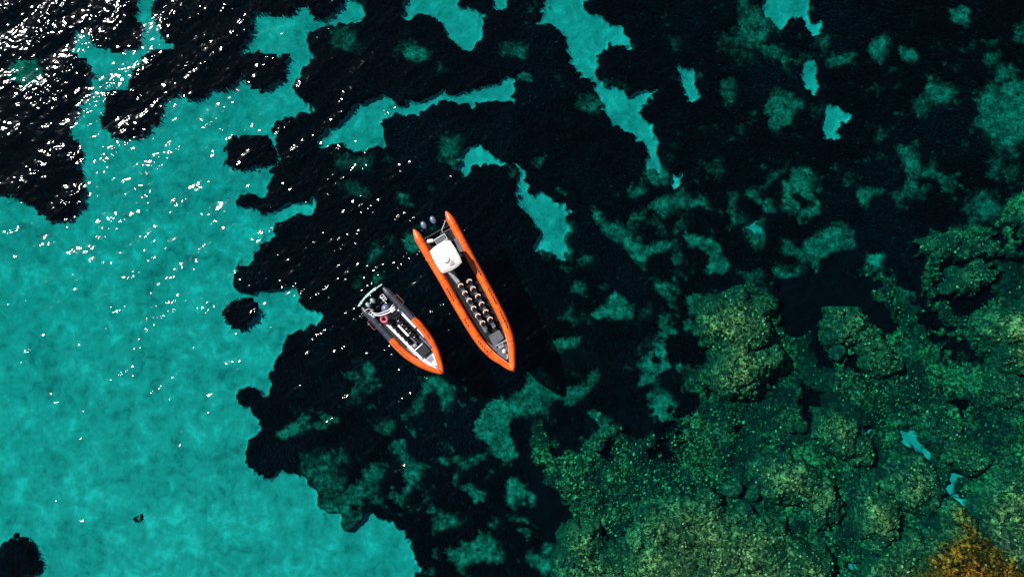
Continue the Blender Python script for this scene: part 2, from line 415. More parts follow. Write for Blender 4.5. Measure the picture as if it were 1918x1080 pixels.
SAND = [
    # the big sand flat on the left
    [(-700, 1700), (-700, 330), (0, 330)] + T1((150, 640), (250, 560), (245, 500), (255, 440), (290, 380), (240, 300), (190, 200), (240, 120), (300, 50), (500, 40), (510, 0), (500, -300), (1900, -300), (1900, 0))[:0]
    + T1((200, 560), (245, 470), (230, 420), (250, 380), (270, 250), (240, 190), (230, 140), (260, 90), (330, 60), (400, 60), (520, 60), (510, 0), (515, -60), (590, -60), (590, 0), (640, 60), (900, 20), (1280, -60), (1310, 0), (1370, 60), (1350, 90), (1290, 90), (1190, 95), (1150, 130), (1140, 180), (1170, 215), (1140, 250), (1110, 290), (1100, 350), (1130, 400), (1170, 420), (1110, 430), (1060, 440), (1010, 470), (1000, 500), (1040, 530), (1030, 560), (1030, 590), (1000, 640), (1010, 680), (1000, 720), (920, 720), (880, 740), (880, 775), (930, 792), (985, 800), (1050, 782), (1090, 755), (1180, 742), (1170, 785), (1100, 800), (1060, 828), (1030, 850), (1020, 870), (980, 880), (960, 930), (930, 970), (885, 990), (865, 1020), (870, 1080))
    + T4((900, 15), (960, 22), (1010, 10), (1060, 5), (1110, 0), (1120, 50), (1150, 72), (1190, 90), (1196, 138), (1150, 125), (1100, 145), (1060, 170), (1050, 220), (1020, 260), (1010, 300), (1020, 370), (1010, 400), (985, 400), (970, 370), (920, 362), (885, 395), (890, 432), (930, 452), (950, 480), (975, 520), (940, 560), (920, 610), (930, 655), (960, 680), (990, 712), (1030, 702), (1050, 680), (1110, 682), (1150, 705), (1190, 760), (1200, 800), (1215, 830), (1280, 842))
    + T5((0, 880), (40, 902), (80, 870), (112, 855), (150, 872), (200, 893), (240, 922), (265, 960), (270, 1010), (285, 1035), (270, 1080), (290, 1300), (200, 2000)),
    # patches in the meadow, top middle
    T2((240, -60), (430, -60), (430, 20), (460, 38), (510, 42), (522, 70), (520, 110), (508, 150), (480, 182), (450, 180), (430, 150), (400, 130), (385, 80), (350, 55), (300, 45), (250, 80), (232, 70), (245, 40)),
    T2((550, -60), (625, -60), (610, 25), (565, 25)),
    T1((1200, 560), (1200, 520), (1240, 490), (1280, 465), (1330, 400), (1370, 365), (1430, 365), (1480, 385), (1540, 385), (1630, 370), (1710, 350), (1790, 338), (1830, 305), (1870, 290), (1915, 295), (1915, 385), (1890, 385), (1860, 360), (1820, 370), (1790, 385), (1775, 405), (1750, 385), (1710, 380), (1660, 385), (1610, 405), (1560, 430), (1520, 425), (1480, 420), (1440, 435), (1420, 470), (1430, 500), (1430, 540), (1390, 548), (1350, 552), (1320, 560), (1280, 530), (1240, 555)),
    T2((445, 560), (520, 535), (550, 565), (600, 602), (560, 600), (500, 620), (470, 655), (450, 630)),
    T2((790, -60), (905, -60), (910, 10), (930, 50), (970, 80), (1040, 105), (1060, 130), (1095, 175), (1070, 187), (1040, 165), (1000, 170), (960, 190), (945, 230), (955, 285), (980, 312), (1020, 335), (1070, 360), (1120, 345), (1180, 335), (1150, 375), (1115, 400), (1120, 440), (1160, 480), (1170, 520), (1165, 560), (1185, 600), (1190, 640), (1160, 630), (1140, 590), (1135, 550), (1110, 510), (1080, 480), (1040, 470), (1010, 460), (990, 430), (970, 410), (975, 370), (960, 320), (940, 287), (920, 285), (890, 265), (870, 230), (850, 190), (850, 150), (830, 110), (790, 100), (740, 70), (770, 20)),
    T2((640, 618), (680, 660), (690, 700), (720, 730), (760, 750), (800, 770), (840, 775), (845, 800), (830, 850), (838, 890), (845, 920), (825, 972), (800, 950), (770, 930), (720, 940), (745, 900), (740, 860), (730, 820), (700, 790), (670, 760), (665, 710), (668, 680)),
    T2((1235, 648), (1260, 645), (1255, 690), (1237, 690)),
    T2((1248, 255), (1285, 262), (1318, 290), (1315, 320), (1335, 350), (1320, 370), (1290, 366), (1272, 330)),
    T3((310, -60), (450, -60), (465, 40), (490, 80), (510, 95), (505, 118), (480, 110), (450, 65), (430, 50), (390, 60), (350, 95), (330, 60), (310, 30)),
    T3((455, 245), (485, 240), (480, 280), (495, 320), (485, 345), (455, 320), (450, 280)),
    T3((530, 395), (570, 405), (620, 415), (640, 425), (600, 450), (580, 480), (570, 520), (545, 515), (525, 460), (540, 430)),
    U1((862, 320), (920, 300), (938, 340), (930, 380), (890, 345)),
    T6((830, 532), (870, 535), (920, 570), (945, 610), (930, 640), (880, 590), (835, 575)),
    T6((1020, 700), (1045, 695), (1050, 740), (1040, 800), (1015, 780)),
    T6((1050, 790), (1085, 790), (1080, 830), (1060, 825)),
    T6((680, 540), (720, 543), (700, 562), (685, 560)),
    T6((640, 1040), (690, 1060), (720, 1120), (660, 1120)),
]
DIM = [  # (outline, strength, softness)
    (T1((40, 215), (150, 215), (160, 310), (60, 320), (30, 270)), .9, 8),
    (T2((240, 180), (280, 165), (320, 175), (310, 200), (270, 220), (235, 205)), .8, 8),
    (T2((-40, 110), (40, 120), (50, 190), (0, 200), (-40, 180)), .45, 10),
    (T2((340, 240), (390, 250), (370, 280), (345, 275)), .4, 8),
    (T2((600, 165), (640, 160), (690, 175), (680, 205), (610, 200)), .6, 10),
    (T2((650, 278), (700, 285), (700, 302), (655, 292)), .75, 4),
    (T2((370, 530), (430, 515), (460, 550), (445, 620), (460, 660), (420, 620), (370, 580)), .55, 10),
    (T2((-20, 590), (50, 600), (100, 590), (110, 630), (60, 645), (0, 630)), .45, 9),
    (T2((0, 690), (70, 700), (100, 715), (60, 725), (10, 710)), .5, 8),
    (T2((200, 715), (240, 740), (265, 765), (245, 770), (215, 750)), .6, 6),
    (T2((240, 890), (290, 900), (300, 930), (270, 940), (245, 920)), .8, 6),
    (T2((110, 910), (150, 920), (150, 960), (100, 980)), .55, 9),
    (T2((110, 1040), (150, 1020), (160, 1050), (120, 1060)), .5, 8),
    (T2((720, 605), (770, 600), (750, 625), (725, 620)), .6, 5),
    (T2((810, 710), (845, 710), (835, 730), (812, 725)), .5, 5),
    (T2((890, 380), (920, 355), (975, 360), (980, 410), (920, 415)), .6, 9),
    (T2((990, 290), (1060, 330), (1030, 340), (985, 320)), .4, 8),
    (T2((740, 850), (850, 850), (850, 960), (760, 950)), .7, 12),
    (T2((1140, 620), (1195, 620), (1225, 660), (1180, 680), (1140, 670)), .6, 8),
    (T2((1085, 700), (1130, 670), (1140, 700), (1110, 730), (1090, 725)), .55, 7),
    (T2((1220, 150), (1250, 130), (1260, 180), (1230, 190)), .4, 9),
    (T2((890, 960), (940, 970), (940, 1000), (890, 995)), .4, 8),
    (T2((830, 1000), (860, 1005), (850, 1020)), .5, 5),
    (T2((860, 1070), (920, 1065), (920, 1090), (860, 1095)), .5, 7),
    # belt of thin cover right of the middle
    (U1((95, 240), (130, 260), (130, 310), (200, 320), (270, 350), (290, 400), (330, 440), (400, 420), (480, 390), (480, 430), (440, 470), (370, 500), (350, 540), (310, 510), (270, 470), (230, 410), (150, 370), (105, 310)), .75, 7),
    (U1((280, 140), (340, 100), (350, 140), (310, 185)), .65, 6),
    (U1((360, 240), (440, 180), (520, 150), (570, 190), (650, 190), (640, 220), (570, 240), (550, 275), (490, 240), (430, 285), (370, 265)), .7, 8),
    (U1((270, 290), (320, 265), (345, 290), (320, 330)), .6, 7),
    (U1((490, 330), (540, 310), (560, 350), (510, 380)), .6, 6),
    (U1((555, 380), (610, 385), (680, 410), (720, 450), (720, 500), (765, 535), (710, 570), (655, 570), (680, 520), (690, 470), (650, 430), (570, 420)), .85, 5),
    (U1((0, 620), (30, 630), (0, 660), (-20, 670)), .6, 6),
    (U1((30, 510), (90, 500), (90, 540), (30, 540)), .35, 8),
    (U1((85, 765), (150, 760), (190, 690), (250, 730), (268, 770), (260, 800), (190, 790), (150, 805)), .85, 5),
    (U1((405, 645), (450, 650), (495, 670), (490, 735), (450, 700)), .7, 6),
    (U1((410, 800), (460, 785), (495, 860), (480, 900), (420, 870)), .7, 7),
    (U1((365, 930), (450, 930), (450, 990), (510, 1060), (460, 1090), (325, 1120), (320, 1010), (370, 1040), (410, 1000)), .8, 7),
    (U1((560, 690), (620, 690), (650, 740), (600, 790), (560, 770)), .7, 6),
    (U1((555, 820), (600, 810), (620, 880), (600, 900), (560, 860)), .6, 7),
    (U1((755, 180), (790, 190), (790, 260), (850, 300), (940, 290), (945, 400), (910, 440), (870, 400), (860, 320), (800, 310), (765, 260)), .6, 7),
    (U1((845, 190), (890, 150), (930, 190), (990, 200), (995, 240), (960, 250), (900, 200)), .65, 6),
    (U1((920, 150), (1000, 70), (1045, 20), (1030, 70), (990, 110), (940, 170)), .35, 6),
    (U1((860, 590), (930, 570), (910, 650), (880, 640)), .5, 8),
    (U1((560, 160), (640, 210), (690, 250), (640, 240)), .4, 6),
    # top right
    (T3((200, 90), (240, 40), (310, 40), (345, 100), (320, 150), (270, 180), (210, 160), (190, 120)), .6, 12),
    (T3((215, -40), (270, -40), (250, 40), (210, 40)), .55, 8),
    (T3((475, 120), (540, 130), (550, 160), (520, 200), (500, 170)), .5, 10),
    (T3((290, 180), (350, 180), (390, 240), (370, 260), (330, 220)), .6, 7),
    (T3((530, 230), (560, 200), (620, 200), (640, 210), (600, 240), (560, 250)), .55, 7),
    (T3((310, 380), (350, 350), (410, 370), (430, 390), (410, 430), (410, 460), (360, 480), (330, 460), (310, 420)), .7, 9),
    (T3((470, 385), (530, 395), (520, 440), (480, 440)), .4, 9),
    (T3((985, 40), (1060, 30), (1070, 80), (1040, 95), (1000, 80)), .95, 6),
    (T3((710, 180), (750, 145), (775, 175), (760, 220), (730, 240), (710, 210)), .85, 7),
    (T3((820, 190), (865, 190), (870, 220), (850, 235), (825, 215)), .85, 6),
    (T3((150, 300), (185, 300), (180, 380), (155, 395), (145, 350)), .5, 8),
    (T3((240, 425), (270, 410), (260, 455), (240, 460)), .5, 7),
    (T3((910, 300), (960, 320), (1020, 330), (1015, 400), (990, 380), (920, 380), (890, 440), (860, 430), (860, 370), (900, 360)), .6, 8),
    (T3((1100, 340), (1160, 330), (1190, 370), (1230, 310), (1300, 310), (1320, 430), (1250, 500), (1230, 570), (1180, 572), (1140, 530), (1120, 480), (1100, 430)), .72, 12),
    (T3((1230, 90), (1320, 80), (1320, 170), (1240, 140)), .5, 10),
    (T3((1165, 260), (1230, 245), (1240, 300), (1190, 310)), .55, 8),
    (T3((1125, 205), (1190, 205), (1170, 250), (1130, 240)), .5, 7),
    (T3((1120, 160), (1190, 165), (1140, 185)), .4, 5),
    (T3((700, 480), (760, 490), (740, 530), (700, 510)), .4, 10),
    (T3((790, 545), (880, 530), (860, 570), (900, 620), (1010, 655), (950, 665), (860, 660), (850, 700), (865, 740), (800, 745), (770, 730), (820, 700), (830, 650), (820, 590)), .55, 8),
    (T3((650, 730), (670, 700), (740, 712), (700, 730), (690, 765), (655, 770)), .6, 6),
    (T3((600, 655), (630, 650), (650, 690), (620, 680)), .4, 5),
    (T3((380, 700), (410, 650), (470, 640), (485, 670), (480, 720), (500, 790), (470, 800), (430, 812), (400, 795), (375, 760)), .7, 7),
    (T3((370, 900), (440, 930), (520, 860), (600, 830), (630, 910), (560, 930), (530, 960), (545, 1030), (505, 1030), (480, 970), (380, 950)), .7, 9),
    (T3((345, 1020), (430, 1005), (440, 1050), (420, 1090), (360, 1080)), .7, 9),
    (T3((240, 1040), (290, 1030), (290, 1080), (250, 1100)), .5, 9),
    (T3((780, 800), (800, 810), (795, 840)), .4, 6),
    (T3((1040, 790), (1100, 720), (1160, 720), (1170, 830), (1080, 830)), .55, 14),
    (T3((1135, 600), (1180, 590), (1170, 660), (1135, 655)), .55, 8),
    (T3((680, 960), (755, 955), (740, 1000), (770, 1050), (830, 1110), (850, 1160), (780, 1150), (700, 1080), (690, 1030)), .85, 8),
    # lower middle
    (T4((1140, 600), (1250, 600), (1290, 660), (1290, 835), (1220, 832), (1190, 745), (1150, 690)), .42, 12),
    (T4((1040, 530), (1080, 510), (1130, 515), (1090, 545), (1050, 545)), .9, 5),
    (T4((1130, 470), (1170, 485), (1160, 530), (1130, 520)), .55, 8),
    (T5((300, 370), (330, 325), (370, 330), (415, 380), (410, 430), (385, 470), (360, 430), (385, 400), (340, 375), (310, 400), (300, 450), (250, 460), (270, 420)), .7, 8),
    (T5((130, 500), (180, 485), (210, 505), (190, 525), (140, 520)), .6, 8),
    (T5((75, 290), (100, 280), (105, 320), (85, 330)), .7, 7),
    (T5((25, 400), (60, 390), (60, 420), (30, 420)), .4, 7),
    (T5((180, 580), (210, 570), (240, 610), (280, 640), (320, 660), (300, 700), (280, 740), (240, 800), (260, 730), (245, 680), (220, 620)), .78, 7),
    (T5((90, 690), (130, 650), (160, 650), (140, 700), (130, 745), (90, 740)), .6, 8),
    (T5((0, 600), (35, 630), (0, 655), (-20, 640)), .5, 8),
    (T5((395, 570), (420, 590), (400, 630)), .3, 8),
    (T5((500, 505), (530, 445), (560, 410), (600, 430), (640, 440), (690, 460), (640, 490), (620, 530), (620, 580), (655, 610), (600, 615), (570, 610), (550, 570), (510, 540)), 1.15, 6),
    (T5((680, 370), (690, 310), (760, 300), (800, 350), (790, 400), (860, 370), (900, 350), (940, 295), (950, 310), (910, 370), (900, 410), (850, 420), (800, 410), (740, 460), (700, 450), (620, 430), (640, 405)), .68, 8),
    (T5((770, 210), (820, 190), (900, 172), (890, 220), (870, 245), (830, 240), (800, 225)), .85, 5),
    (T5((1120, 260), (1170, 230), (1200, 200), (1220, 260), (1260, 300), (1220, 310), (1180, 350), (1120, 340)), .75, 7),
    (T5((1150, 400), (1180, 360), (1210, 410), (1290, 450), (1290, 510), (1190, 500), (1150, 460)), .75, 9),
    (T5((945, 460), (970, 460), (965, 510), (950, 500)), .8, 4),
    (T5((625, 720), (660, 700), (700, 740), (745, 790), (740, 815), (700, 800), (680, 775), (650, 780), (640, 820), (625, 795)), .8, 6),
    (T5((450, 740), (480, 728), (520, 760), (520, 785), (490, 790)), .85, 6),
    (T5((640, 845), (700, 845), (800, 832), (805, 855), (690, 860)), .55, 6),
    (T5((345, 870), (390, 835), (450, 870), (440, 890), (380, 890), (350, 915)), .65, 7),
    (T5((410, 980), (460, 960), (500, 950), (510, 910), (540, 940), (570, 930), (610, 1000), (550, 1010), (500, 1000), (470, 1020), (450, 1060), (430, 1030)), .8, 7),
    (T5((700, 980), (740, 980), (800, 1010), (760, 1055), (710, 1020)), .75, 7),
    (T5((560, 885), (580, 850), (592, 890), (565, 905)), .6, 5),
    (T5((1180, -30), (1250, -20), (1240, 60), (1210, 40)), .6, 6),
    (T5((840, 80), (870, 55), (860, 85), (820, 100)), .5, 7),
]
REEF = [
    (T5((730, 490), (755, 500), (750, 545), (790, 560), (820, 590), (895, 618), (920, 560), (1000, 520), (1050, 500), (1060, 550), (1100, 540), (1130, 510), (1190, 520), (1210, 480), (1280, 470), (1290, 420))
     + T6((60, 400), (0, 370), (0, 300), (90, 290), (120, 200), (90, 100), (130, 30), (250, -10), (300, 30), (330, 100), (400, 160), (480, 170), (560, 160), (590, 90), (640, 80), (700, 140), (760, 160), (680, 40), (670, -80), (740, -70), (800, 0), (850, 80), (900, 60), (890, -40), (910, -120), (960, -150), (940, -160), (1000, -210), (1080, -240), (1150, -180), (1180, -300), (1276, -360), (1500, -500), (2400, -400), (2400, 1800), (100, 1800))
     + T5((820, 1200), (818, 960), (890, 900), (870, 850), (820, 830), (760, 730), (720, 650), (700, 590), (728, 540)), 1.0, 4),
    (T5((945, 90), (990, 70), (1020, 35), (1050, 50), (1080, 80), (1075, 120), (1040, 110), (990, 120)), .0, 5),
]
# isolated seagrass clumps: (outline, label)
CLUMPS = [
    ([(-700, 340), (-700, -500), (-100, -500)] + T1((0, -60), (480, -60), (500, 0), (490, 60), (520, 110), (500, 165), (430, 195), (370, 175), (330, 120), (260, 110), (240, 170), (270, 200), (320, 240), (330, 280), (320, 330), (290, 380), (255, 440), (245, 500), (290, 560), (270, 620), (285, 690), (300, 720), (290, 770), (265, 810), (215, 835), (150, 800), (110, 770), (90, 740), (0, 710)),
     'large dark seagrass bed under glittering water in the top left corner'),
    (T1((580, -60), (1135, -60), (1130, 10), (1080, 45), (1040, 50), (960, 35), (925, 60), (930, 120), (890, 200), (900, 250), (880, 290), (850, 320), (790, 330), (770, 362), (740, 380), (700, 365), (660, 340), (615, 345), (600, 380), (590, 430), (560, 470), (510, 508), (440, 520), (400, 505), (375, 470), (372, 430), (385, 370), (400, 340), (470, 340), (500, 320), (490, 280), (520, 240), (560, 190), (620, 190), (640, 160), (600, 130), (570, 60)),
     'long dark seagrass bed with a square lower lobe, right of the top left bed'),
    (T1((915, 230), (960, 190), (1020, 205), (1065, 212), (1060, 270), (1040, 310), (980, 345), (930, 312), (912, 275)), 'small oval seagrass clump in turquoise sand near the top, left of the main meadow'),
    (T1((1135, -60), (1275, -60), (1262, 40), (1235, 72), (1190, 75), (1150, 50)), 'dark seagrass clump cut by the top edge between two turquoise channels'),
    (T1((845, 600), (850, 560), (880, 525), (940, 510), (1000, 515), (1022, 560), (1022, 600), (980, 615), (930, 628), (880, 632)), 'egg shaped seagrass clump on the sand touching the meadow edge'),
    (T4((842, 100), (850, 65), (890, 45), (940, 50), (966, 90), (950, 130), (905, 150), (860, 135)), 'small round seagrass clump alone on sand beside the meadow, left of the small boat'),
    (T4((0, 1010), (12, 970), (40, 945), (85, 930), (135, 952), (162, 1000), (150, 1050), (90, 1072), (40, 1072), (8, 1045)), 'round black seagrass clump alone on the sand in the bottom left corner'),
    (T4((515, 850), (540, 848), (552, 862), (530, 872)), 'tiny dark seagrass tuft on the open sand near the bottom left'),
    (T5((1155, 262), (1170, 250), (1185, 262), (1178, 282), (1158, 280)), 'tiny seagrass tuft inside a pale green patch right of the boats'),
    (T5((618, 540), (640, 500), (680, 480), (725, 500), (722, 545), (690, 590), (640, 585)), 'dark seagrass clump beside the pale patch below the large boat'),
    (T5((970, 600), (985, 560), (1015, 560), (1032, 600), (1020, 645), (995, 655), (975, 630)), 'upright oval seagrass clump standing on the green reef slope'),
    (T5((788, 605), (810, 582), (832, 600), (825, 628), (800, 630)), 'small round seagrass clump at the upper left edge of the reef'),
    (T5((1182, 515), (1220, 495), (1270, 500), (1255, 530), (1215, 545), (1190, 535)), 'flat oval seagrass clump on the upper reef edge'),
    (T5((1195, 560), (1235, 555), (1250, 600), (1262, 640), (1230, 655), (1200, 620)), 'tall seagrass clump on the upper reef, below the flat oval one'),
    (T5((1160, 620), (1182, 600), (1202, 620), (1190, 645), (1165, 645)), 'small round seagrass clump on the reef left of a taller clump'),
    (T6((485, 200), (530, 195), (550, 250), (562, 290), (525, 295), (492, 245)), 'narrow dark seagrass clump between two green lumps right of the olive outcrop'),
    (T6((615, 240), (700, 220), (735, 265), (765, 335), (700, 325), (622, 300)), 'dark seagrass hollow wrapped by a curved olive outcrop'),
    (T6((455, 360), (512, 380), (522, 450), (480, 512), (450, 470)), 'dark seagrass strip beside a mossy rock in the middle of the reef'),
    (T6((1005, -20), (1130, -10), (1122, 90), (1040, 112), (1005, 60)), 'round dark seagrass clump in the right hand reef'),
    (T6((888, 80), (960, 90), (992, 160), (930, 172), (892, 130)), 'slanted dark seagrass clump below left of the round one on the right'),
    (T6((-60, 150), (10, 160), (60, 150), (130, 200), (145, 260), (60, 295), (0, 290), (-70, 270)), 'broad dark seagrass clump just left of the olive outcrop'),
    (T6((28, 80), (90, 78), (82, 112), (38, 122)), 'small dark seagrass clump at the upper left foot of the olive outcrop'),
    (T6((-20, 410), (60, 400), (72, 450), (20, 470), (-25, 455)), 'dark seagrass clump on the reef below left of the olive outcrop'),
    (T6((80, 362), (130, 358), (132, 392), (90, 395)), 'very small seagrass tuft at the lower left foot of the olive outcrop'),
    (T6((1000, 430), (1080, 430), (1062, 482)), 'three cornered dark seagrass clump in the green reef at right'),
    (T6((190, 525), (222, 525), (216, 552), (192, 550)), 'tiny dark seagrass tuft on the speckled reef left of centre'),
]
HOLE = T1((40, 215), (150, 215), (160, 310), (60, 320), (30, 270))   # pale gap inside the corner bed
# dark openings in the reef that belong to the meadow
DARK = [
    T6((330, -40), (740, -60), (700, 0), (760, 70), (820, 150), (780, 180), (720, 140), (680, 110), (600, 80), (570, 110), (600, 180), (560, 170), (500, 110), (450, 190), (400, 180), (350, 80)),
    T3((1000, 990), (1080, 950), (1276, 965), (1500, 975), (1500, 995), (1276, 985), (1100, 985), (1010, 1010)),
    T3((950, 1010), (1000, 960), (1060, 1000), (1030, 1030), (980, 1040)),
    T3((1010, 880), (930, 935), (960, 940), (1040, 900)),
    T3((400, 745), (435, 720), (470, 735), (468, 765), (430, 775)),
    U4((0, 360), (40, 400), (60, 470), (120, 500), (100, 570), (180, 660), (240, 740), (310, 800), (300, 880), (200, 900), (100, 880), (0, 700), (20, 640), (90, 690), (60, 620), (0, 550)),
    U4((400, 790), (430, 790), (450, 860), (490, 940), (460, 950), (430, 880)),
    U4((440, 210), (500, 180), (620, 200), (660, 160), (680, 250), (560, 250), (610, 290), (590, 325), (550, 300), (500, 265)),
]
# separate outcrops: outline, crest depth, base depth, relief, material key, label
OUT = [
    (T6((90, 70), (170, 40), (250, 12), (290, 50), (330, 100), (325, 180), (300, 210), (370, 230), (405, 280), (390, 320), (330, 342), (290, 400), (220, 430), (160, 400), (130, 340), (150, 250), (100, 180), (92, 120)), -1.55, -3.6, .5, 'r', 'olive speckled rock outcrop shaped like a boot, at the top left of the reef'),
    (T6((580, 95), (650, 100), (700, 150), (760, 190), (820, 240), (825, 300), (760, 350), (735, 260), (690, 215), (620, 210), (595, 150)), -1.9, -3.6, .5, 'r', 'curved olive outcrop hooked round a dark hollow'),
    (T6((1175, 170), (1210, 100), (1270, 50), (1420, 20), (1440, 330), (1276, 320), (1250, 290), (1190, 235)), -1.3, -3.8, .5, 'r', 'pale olive rock cut by the right edge of the photo, with a bright rim'),
    (T6((1180, 310), (1270, 330), (1430, 380), (1430, 470), (1276, 450), (1180, 400)), -2.2, -3.6, .45, 'r', 'low mossy rock below the pale rock at the right edge'),
    (T6((280, 700), (340, 650), (420, 640), (470, 660), (540, 740), (612, 850), (570, 892), (500, 870), (400, 800), (300, 770)), -1.7, -3.4, .5, 'r', 'long mossy outcrop slanting down right in the middle of the reef'),
    (T6((530, 470), (620, 500), (740, 600), (722, 660), (620, 640), (540, 570)), -1.8, -3.4, .5, 'r', 'mossy outcrop left of the bright turquoise sand sliver'),
    (T6((790, 700), (850, 655), (950, 690), (1015, 800), (950, 850), (870, 860), (800, 780)), -1.8, -3.4, .5, 'r', 'mossy outcrop below the bright turquoise sand sliver'),
    (T6((690, 800), (770, 745), (830, 815), (872, 880), (850, 960), (790, 1000), (700, 930)), -1.35, -3.3, .45, 'r', 'angular brownish outcrop with a straight crack on its right side'),
    (T6((890, 450), (990, 480), (1090, 560), (1180, 650), (1130, 700), (1040, 660), (960, 560)), -2.3, -3.6, .45, 'r', 'broad green outcrop right of the bright turquoise sand sliver'),
    (T6((-120, 840), (0, 800), (140, 798), (200, 860), (380, 890), (400, 950), (560, 1000), (600, 1120), (500, 1250), (-250, 1250), (-200, 1000)), -1.7, -3.1, .45, 'r', 'wide olive reef shelf along the bottom edge of the photo'),
    (T6((870, 1120), (950, 1000), (1040, 930), (1060, 870), (1110, 852), (1160, 890), (1190, 970), (1300, 1010), (1500, 1100), (1500, 1500), (850, 1500)), -.65, -3.0, .3, 'b', 'rust brown shallow rock in the bottom right corner'),
    (T6((1170, 850), (1220, 780), (1276, 730), (1450, 650), (1500, 1000), (1276, 975), (1205, 940)), -1.15, -3.2, .4, 'r', 'dark gold weedy rock at the right edge above the rust brown rock'),
    (T6((740, 980), (850, 990), (930, 950), (960, 990), (880, 1080), (850, 1200), (720, 1200)), -1.45, -3.2, .4, 'r', 'golden green rock left of the rust brown corner rock'),
    (T3((935, 930), (1000, 870), (1080, 850), (1140, 890), (1150, 940), (1060, 945), (980, 975)), -2.6, -4.0, .4, 'r', 'yellow green rock at the right above the reef, nearest the black meadow'),
    (T3((1040, 1010), (1130, 990), (1190, 1020), (1140, 1090), (1060, 1100), (1020, 1060)), -2.5, -3.9, .4, 'r', 'bright mossy rock at the right below a thin black gap'),
    (T5((820, 975), (880, 920), (950, 880), (985, 960), (1030, 1010), (1150, 1010), (1170, 1250), (815, 1250)), -2.0, -3.3, .4, 'r', 'speckled olive shelf at the bottom edge beside the black meadow'),
]
BOULD = [  # px, py, radius m, depth of centre, label
    (1372, 916, .85, -3.4, 'large smooth green boulder, left one of a touching pair in the reef'),
    (1411, 922, .72, -3.3, 'smooth green boulder, right one of a touching pair in the reef'),
    (1500, 800, .6, -3.3, 'single round green boulder above a mossy outcrop'),
    (1568, 658, .75, -3.6, 'rounded green boulder right of a narrow dark clump'),
    (1482, 800, .5, -3.4, 'small green boulder at the left of the round one'),
    (1833, 941, .5, -3.6, 'small pale boulder at the lower end of the sand channel'),
    (1470, 1005, .55, -3.2, 'small grey green boulder at the foot of the olive shelf'),
    (1870, 890, .6, -3.4, 'green boulder right of the sand channel'),
    (1770, 470, .7, -3.6, 'green boulder above the dark gap at the right'),
]

def axis(lo, hi, step, far, grow=1.16):
    a = list(np.arange(lo, hi + step / 2, step)); s = step
    L_ = [a[0]]; 
    while L_[-1] > -far: s *= grow; L_.append(L_[-1] - s)
    s = step; R_ = [a[-1]]
    while R_[-1] < far: s *= grow; R_.append(R_[-1] + s)
    return np.array(L_[:0:-1] + a + R_[1:])

DEPTH_PTS = np.array([  # reef depth where it could be judged from its colour: px, py, metres
    (1040, 800, -3.9), (1030, 900, -3.4), (1120, 900, -2.9), (1080, 1040, -2.5), (1200, 850, -3.2), (1250, 1000, -2.3), (1200, 1000, -3.4), (1330, 800, -2.9),
    (1330, 700, -3.0), (1400, 600, -2.6), (1420, 800, -3.6), (1480, 720, -3.9), (1400, 900, -3.2), (1600, 750, -3.6), (1620, 1020, -3.5), (1590, 900, -3.0), (1700, 640, -4.0),
    (1700, 820, -3.6), (1830, 640, -3.9), (1850, 760, -3.7), (1800, 860, -3.8), (1880, 850, -3.2), (1850, 1000, -1.6), (1730, 1020, -2.4), (1880, 520, -3.6), (1750, 480, -3.7), (1550, 620, -4.1),
    (1900, 600, -3.0), (1900, 1060, -1.2), (2300, 1060, -1.0), (2200, 600, -3.0), (1300, 1300, -2.0), (1900, 1400, -.9), (1600, 480, -4.3)], float)
def reef_depth(px, py):
    w_ = 0; v = 0
    for x, y, z in DEPTH_PTS:
        k = 1.0 / ((px - x) ** 2 + (py - y) ** 2 + 900.0) ** 1.4
        w_ = w_ + k; v = v + k * z
    return v / w_
ZS = -5.0
def warp(px, py):
    return (px + 10 * fbm(px, py, 46, 3, 1) + 9 * fbm(px, py, 15, 3, 2) + 3.0 * fbm(px, py, 7, 1, 5),
            py + 10 * fbm(px, py, 46, 3, 3) + 9 * fbm(px, py, 15, 3, 4) + 3.0 * fbm(px, py, 7, 1, 6))
